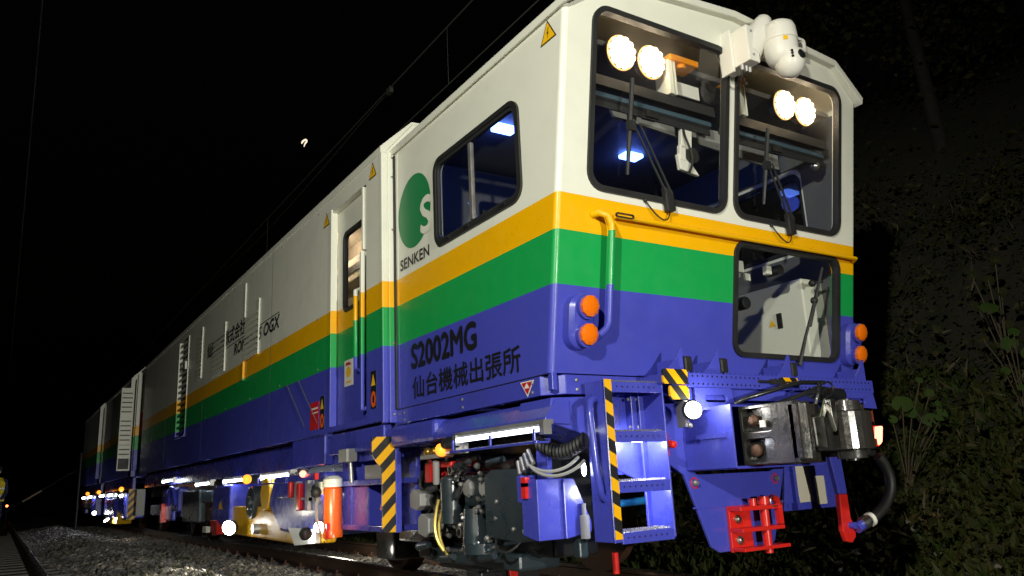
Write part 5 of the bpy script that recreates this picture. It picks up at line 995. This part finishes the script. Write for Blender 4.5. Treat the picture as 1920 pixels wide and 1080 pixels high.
def worker(px, py, g):
    h = lambda x, y, z: (px+x, py+y, g+z)
    V = [h(0, 0, 0.95), h(0, 0.0, 1.15), h(0, 0.01, 1.36), h(0, 0, 1.47), h(0, -0.01, 1.56), h(0, -0.03, 1.65), h(0.0, -0.02, 1.74),
         h(0.10, 0, 0.90), h(0.11, -0.02, 0.50), h(0.115, 0.01, 0.10), h(0.125, -0.13, 0.04), h(-0.10, 0, 0.90), h(-0.11, 0.02, 0.50), h(-0.115, 0.04, 0.10), h(-0.125, -0.10, 0.04),
         h(0.19, 0.0, 1.40), h(0.23, -0.02, 1.12), h(0.16, -0.19, 0.98), h(0.10, -0.24, 0.97), h(-0.19, 0.0, 1.40), h(-0.23, -0.02, 1.12), h(-0.15, -0.18, 1.00), h(-0.09, -0.23, 1.0)]
    Ed = [(0, 1), (1, 2), (2, 3), (3, 4), (4, 5), (5, 6), (0, 7), (7, 8), (8, 9), (9, 10), (0, 11), (11, 12), (12, 13), (13, 14), (2, 15), (15, 16), (16, 17), (17, 18), (2, 19), (19, 20), (20, 21), (21, 22)]
    Rd = [(0.15, 0.11), (0.14, 0.10), (0.17, 0.11), (0.07, 0.07), (0.06, 0.06), (0.085, 0.10), (0.075, 0.085), 0.095, 0.07, 0.05, 0.05, 0.095, 0.07, 0.05, 0.05, 0.07, 0.05, 0.04, 0.04, 0.07, 0.05, 0.04, 0.04]
    navy = paint('navy_workwear', (0.012, 0.018, 0.06), 0.8, dirt=0.1)
    p = skin('person', V, Ed, Rd, navy); tag(p, 'person in a bright yellow safety vest and dark trousers standing on the left track', 'person')
    mb = MB(); prof = [(0.21, 0.92), (0.20, 1.12), (0.225, 1.34), (0.16, 1.46), (0.10, 1.485)]
    vs = []; seg = 24
    for r, z in prof:
        for k in range(seg): vs.append(h(r*math.cos(2*PI*k/seg), 0.70*r*math.sin(2*PI*k/seg), z))
    mb.add(vs, [(i*seg+k, i*seg+(k+1) % seg, (i+1)*seg+(k+1) % seg, (i+1)*seg+k) for i in range(len(prof)-1) for k in range(seg)])
    vm = paint('safety_vest', (0.85, 0.62, 0.02), 0.6, dirt=0.05); mb.build('safety_vest', vm, p, smooth=60, fix=False)
    mb = MB()
    for z in (1.02, 1.2):
        mb.ring([(px+0.212*math.cos(2*PI*k/24), py+0.15*math.sin(2*PI*k/24)) for k in range(24)], [(px+0.2*math.cos(2*PI*k/24), py+0.14*math.sin(2*PI*k/24)) for k in range(24)], lambda a, b, w: (a, b, g+w), z, z+0.05)
    mb.build('reflective_band', flat('reflective', (0.8, 0.8, 0.75), 0.3), p)
    mb = MB(); sk = flat('skin_tone', (0.42, 0.24, 0.15), 0.55)
    mb.ball(h(0, -0.04, 1.63), 0.078, 0.088, 0.11, 16, 12); mb.hexa([h(-0.012, -0.15, 1.60), h(0.012, -0.15, 1.60), h(0.012, -0.12, 1.60), h(-0.012, -0.12, 1.60), h(-0.006, -0.135, 1.65), h(0.006, -0.135, 1.65), h(0.006, -0.12, 1.65), h(-0.006, -0.12, 1.65)])
    for s in (-1, 1): mb.ball(h(s*0.08, -0.03, 1.62), 0.012, 0.02, 0.03, 8, 6)
    mb.build('face', sk, p, smooth=60)
    mb = MB(); mb.lathe(h(0, -0.03, 1.655), (0, 0, 1), [(0.125, 0), (0.122, 0.01), (0.112, 0.015), (0.105, 0.06), (0.07, 0.105), (0.0, 0.12)], 24); mb.build('helmet', 'dark', p, smooth=40)
    for s in (-1, 1):
        mb = MB(); bx, by, bz = s*0.095, -0.235, 0.985
        mb.ball(h(bx, by, bz), 0.035, 0.045, 0.022, 10, 6)
        for k, L in enumerate((0.06, 0.07, 0.068, 0.055)):
            o = -0.027+0.018*k; mb.tube([h(bx+o, by-0.03, bz), h(bx+o, by-0.03-L*0.5, bz-0.008), h(bx+o*0.9, by-0.03-L*0.8, bz-0.035)], [0.010, 0.009, 0.007], 6)
        mb.tube([h(bx-s*0.03, by, bz), h(bx-s*0.055, by-0.03, bz-0.01), h(bx-s*0.05, by-0.06, bz-0.02)], [0.011, 0.010, 0.008], 6); mb.build('hand', sk, p, smooth=60)
worker(-2.47, 20.0, -0.10)
# small red lantern on a stake beyond the worker, pale stay guard by the track
t = thing('red_lantern', 'tiny red lantern glowing on a stake near the left picture edge', 'lantern', (-2.03, 40, -0.3))
mb = MB(); mb.cyl((-2.03, 40, -0.30), (-2.03, 40, 0.62), 0.02); mb.build('stake', 'dark', t)
mb = MB(); mb.ball((-2.03, 40, 0.69), 0.055); mb.build('lit_lens', emit('red_lantern', (1.0, 0.16, 0.05), 6), t, smooth=60)
t = thing('stay_wire_guard', 'pale slanting guard tube on a stay wire beyond the dark left ground', 'stay guard', (-2.6, 25, -0.2))
mb = MB(); mb.cyl((-1.77, 25, 0.80), (-1.30, 25, 1.10), 0.028); mb.build('guard_tube', paint('dull_board', (0.20, 0.15, 0.09), 0.7), t)
mb = MB(); mb.cyl((-3.34, 25, -0.2), (-0.3, 25, 1.74), 0.006); mb.cyl((-3.34, 25, -0.4), (-3.34, 25, -0.1), 0.05); mb.cyl((-0.31, 25, -0.3), (-0.31, 25, 2.2), 0.035); mb.build('stay_wire', 'dark', t)

# ------------------------------------------------------------------ vegetation on the right bank
def leafmat(name, a, b):
    m, nt, p = newmat(name); oi = N(nt, 'ShaderNodeObjectInfo'); c = mixc(nt, ramp(nt, noise(nt, 5, 3), 0.35, 0.65), a, b)
    nt.links.new(c, p.inputs['Base Color']); p.inputs['Roughness'].default_value = 0.55; p.inputs['Specular IOR Level'].default_value = 0.12
    tr = N(nt, 'ShaderNodeBsdfTranslucent'); nt.links.new(c, tr.inputs[0]); mx = N(nt, 'ShaderNodeMixShader'); mx.inputs[0].default_value = 0.25
    out = next(n for n in nt.nodes if n.type == 'OUTPUT_MATERIAL'); nt.links.new(p.outputs[0], mx.inputs[1]); nt.links.new(tr.outputs[0], mx.inputs[2]); nt.links.new(mx.outputs[0], out.inputs[0]); return m
M['under'] = leafmat('undergrowth_leaf', (0.020, 0.032, 0.009), (0.062, 0.050, 0.018)); M['grass'] = leafmat('grass_blade', (0.030, 0.055, 0.010), (0.075, 0.068, 0.022))
M['broad'] = leafmat('broad_leaf', (0.035, 0.075, 0.013), (0.055, 0.09, 0.02)); M['twig'] = flat('dry_twig', (0.10, 0.075, 0.045), 0.8); M['dead'] = flat('dead_leaf', (0.15, 0.075, 0.03), 0.8)
M['straw'] = flat('dry_straw', (0.07, 0.055, 0.028), 0.8); M['bark'] = paint('tree_bark', (0.018, 0.015, 0.012), 0.9, dirt=0.3, bump=0.5, bscale=25)
def bank_pt(n, x0, x1, y0, y1):
    x = RNG.uniform(x0, x1, n); y = RNG.uniform(y0, y1, n); z = np.array([bank_z(a)+(0 if a < 3 else 0.10*hn(a, b, 1.6)) for a, b in zip(x, y)]); return np.stack([x, y, z], 1)
def cards(name, P, size, mat, up=0.5, elong=1.6, kind='stuff', parent=None):
    n = len(P); a = RNG.uniform(0, 2*PI, n); t = RNG.uniform(-0.2, 1.2, n)*up
    d = np.stack([np.cos(a)*np.cos(t), np.sin(a)*np.cos(t), np.sin(t)], 1); r = RNG.normal(size=(n, 3)); s = np.cross(d, r); s /= np.linalg.norm(s, axis=1)[:, None]
    L = (size*elong)[:, None]; Wd = (size*0.5)[:, None]; nn = np.cross(d, s)
    V = np.stack([P, P+d*L*0.45+s*Wd, P+d*L+nn*L*0.15*0, P+d*L*0.45-s*Wd], 1); V[:, 2] -= nn*L*0.2
    F = np.arange(n*4).reshape(n, 4)
    me = bpy.data.meshes.new(name); me.from_pydata(V.reshape(-1, 3).tolist(), [], F.tolist()); me.materials.append(M[mat]); me.update()
    o = bpy.data.objects.new(name, me); COL.objects.link(o)
    if kind: o['kind'] = kind
    if parent is not None: adopt(o, parent)
    return o
P = np.concatenate([bank_pt(42000, 3.5, 7.0, -3.0, 7.0), bank_pt(15000, 5.0, 13.0, -3, 22)]); clump = np.array([0.5+0.5*math.sin(2.1*y+1.3*z+0.8*math.sin(3.7*z))*math.cos(2.9*z-1.1*y+0.7*math.sin(2.3*y)) for _, y, z in P])
P = P[RNG.uniform(0, 1, len(P)) < 0.30+0.8*clump**1.5]      # plants grow in patches, bare earth between
P[:, 2] += RNG.exponential(0.16, len(P)); P[:, 0] -= RNG.uniform(0, 0.25, len(P))
cards('undergrowth', P, RNG.uniform(0.010, 0.058, len(P))*RNG.choice([0.6, 1.0, 1.5], len(P), p=[0.5, 0.4, 0.1]), 'under', 0.9)
P = np.concatenate([bank_pt(16000, 3.0, 5.2, -2.0, 5.0), bank_pt(5000, 2.8, 3.6, 4.0, 12.0)])
cards('bank_grass', P, RNG.uniform(0.03, 0.075, len(P)), 'grass', 1.3, 2.6)
P = bank_pt(700, 3.4, 6.5, -2.0, 5.0); P[:, 2] += RNG.uniform(0.0, 0.4, len(P)); cards('dry_stems', P, RNG.uniform(0.012, 0.03, len(P)), 'straw', 1.2, 9.0)
P = RNG.uniform(0, 1, (500, 3)); P = np.stack([-1.8+P[:, 0]*2.0, 2+P[:, 1]*11, np.zeros(500)], 1); P[:, 2] = [heap(a, b)+0.02 for a, b in P[:, :2]]; cards('ballast_weeds', P, RNG.uniform(0.012, 0.03, 500), 'grass', 1.2, 2.2)
def leaf(mb, c, r, tilt, az, lobes=0.12):
    c = Vector(c); nz = Vector((-0.70+0.25*math.sin(az*3), -0.55+0.25*math.cos(az*2), 0.25+0.5*(1-tilt))).normalized(); ux = nz.cross(Vector((0, 0, 1))).normalized(); uy = ux.cross(nz); R = Matrix((ux, uy, nz)).transposed() @ Matrix.Rotation(az, 3, 'Z'); vs = [c]; n = 14
    for k in range(n+1):
        a = -PI*0.90+2*PI*0.90*k/n; q = r*(1+lobes*math.cos(a)*0.5+RNG.uniform(-0.04, 0.04)); vs.append(c+R @ Vector((q*math.sin(a), q*math.cos(a)*1.0, 0.10*r*abs(math.sin(a))-0.03*r)))
    mb.add(vs, [(0, k+1, k+2) for k in range(n)])
def broad_plant(name, label, cat, base, leaves, mat='broad'):
    t = thing(name, label, cat, base)
    for x, y, z, r, tilt, az in leaves:
        mb = MB(); mb.tube(bez(base, (base[0]+(x-base[0])*0.2, base[1]+(y-base[1])*0.2, base[2]+(z-base[2])*0.6), (x, y, z-0.08), (x, y, z), 8), 0.006, 5); mb.build('leaf_stem', 'straw', t)
        mb = MB(); leaf(mb, (x, y, z), r*0.66, tilt, az); mb.build('leaf', mat, t, smooth=60, fix=False)
broad_plant('butterbur_plant', 'round-leaved green plant with pale bare stalks beside the hanging brake hose', 'plant', (4.25, 0.75, 0.38),
            [(4.15, 0.62, 1.20, 0.13, 0.75, 0.3), (4.25, 0.45, 1.05, 0.09, 0.9, -0.4), (4.2, 0.33, 1.08, 0.085, 0.6, -0.8), (4.3, 0.52, 1.40, 0.05, 0.7, 0.6), (4.3, 0.45, 1.28, 0.06, 0.9, 0.2), (4.2, 0.40, 0.95, 0.03, 0.5, 1.0), (4.1, 0.7, 1.08, 0.06, 0.7, 2.2), (4.2, 0.58, 1.12, 0.07, 0.8, 1.4), (4.25, 0.36, 1.18, 0.045, 0.8, -1.3)])
broad_plant('climbing_vine', 'leafy climbing plant with heart-shaped leaves at the far right edge', 'plant', (4.7, -0.1, 0.9),
            [(4.6, -0.02, 1.95, 0.11, 0.5, 0.4), (4.55, -0.15, 1.62, 0.10, 0.9, -0.2), (4.5, -0.22, 1.70, 0.07, 0.8, 0.5), (4.55, -0.28, 1.52, 0.09, 1.0, 0.1), (4.5, -0.10, 1.40, 0.06, 0.8, 0.9), (4.5, -0.35, 1.42, 0.07, 0.7, -0.7), (4.5, -0.2, 1.25, 0.05, 0.9, 0.3), (4.6, -0.33, 1.80, 0.06, 0.9, 0.3)])
broad_plant('dock_plant', 'low clump of wide leaves at the foot of the bank in the lower right corner', 'plant', (4.35, -0.05, 0.05),
            [(4.2, 0.00, 0.12, 0.13, 0.5, 0.4), (4.25, -0.15, 0.18, 0.12, 0.7, -0.5), (4.4, -0.02, 0.22, 0.10, 0.6, 1.2), (4.1, 0.15, 0.06, 0.09, 0.4, 2.0)])
broad_plant('dock_plant', 'low clump of small wide leaves on the dark bank under the brake hose shadow', 'plant', (4.1, 0.62, 0.05),
            [(4.0, 0.72, 0.14, 0.09, 0.5, 0.4), (3.95, 0.55, 0.12, 0.08, 0.7, -0.5), (4.1, 0.50, 0.15, 0.07, 0.6, 1.2)])
broad_plant('tall_weed', 'upright leafy weed high on the bank above the climbing plant', 'plant', (5.0, 0.1, 1.3),
            [(4.95+0.1*math.sin(k*2.1), 0.12+0.12*math.cos(k*2.1), 1.75+0.10*k, 0.07, 0.6+0.1*(k % 3), k*1.3) for k in range(8)], 'under')
broad_plant('seedling', 'single small bright green seedling among stones beneath the tow bracket', 'plant', (3.6, 2.2, -0.16), [(3.58, 2.2, 0.0, 0.05, 0.9, 0.2), (3.62, 2.15, -0.08, 0.06, 0.3, 1.2), (3.7, 2.12, -0.1, 0.05, 0.4, 2.2)])
mb = MB(); mb.add([(3.98, 0.5, 0.16), (4.05, 0.38, 0.18), (4.12, 0.42, 0.28), (4.06, 0.50, 0.34), (4.0, 0.56, 0.26)], [(0, 1, 2, 3, 4)]); mb.add([(4.02, 0.44, 0.17), (4.1, 0.34, 0.14), (4.12, 0.33, 0.22)], [(0, 1, 2)]); o = mb.build('fallen_leaf', 'dead', None, fix=False); tag(o, 'curled brown dead leaf lying on the grassy bank foot', 'leaf')
# saplings and trees crowding the top of the bank
def tree(label, x, y, h, spread, n, lean):
    b = (x, y, bank_z(x)-0.1); t = thing('bank_tree', label, 'tree', b, 'trees on the bank')
    mb = MB(); p = [Vector(b)+Vector((lean[0]*k/6*h*0.2, lean[1]*k/6*h*0.2, h*k/6)) for k in range(7)]
    mb.tube(p, [0.10*(1-k/8)*h/4 for k in range(7)], 8)
    tips = []
    for k in range(11):
        s = p[2+k % 5]; a = RNG.uniform(0, 2*PI); e = s+Vector((math.cos(a)*spread*RNG.uniform(.4, 1), math.sin(a)*spread*RNG.uniform(.4, 1), RNG.uniform(0.0, 0.28)*h)); mb.tube(bez(s, s.lerp(e, .4), e-Vector((0, 0, .1)), e, 5), [0.03, 0.026, 0.02, 0.015, 0.01, 0.006], 5); tips += [s.lerp(e, f) for f in (0.5, 0.75, 1.0)]
    mb.build('trunk', 'bark', t, smooth=60)
    C = np.array([q[:] for q in tips]); idx = RNG.integers(0, len(C), n); P = C[idx]+RNG.normal(size=(n, 3))*spread*0.22
    cards('crown', P, RNG.uniform(0.04, 0.09, n), 'under', 0.9, 1.6, None, t)
for i, a in enumerate(((7.6, 1.6, 4.2, 1.5, 4200, (-1.2, -0.3), 'broad dark tree leaning over the bank right of the cab roof'), (7.2, -0.8, 4.0, 1.6, 4200, (-1, 0), 'dense bush-like tree at the upper right picture edge'),
                       (8.4, 4.2, 5.0, 1.8, 4200, (-1, 0), 'tall tree behind the roof camera on the dark bank'), (9.5, 8.5, 5.5, 2.0, 3500, (-1, 0.1), 'shadowy tree far back along the bank above the cab'))):
    tree(a[6], *a[:6])
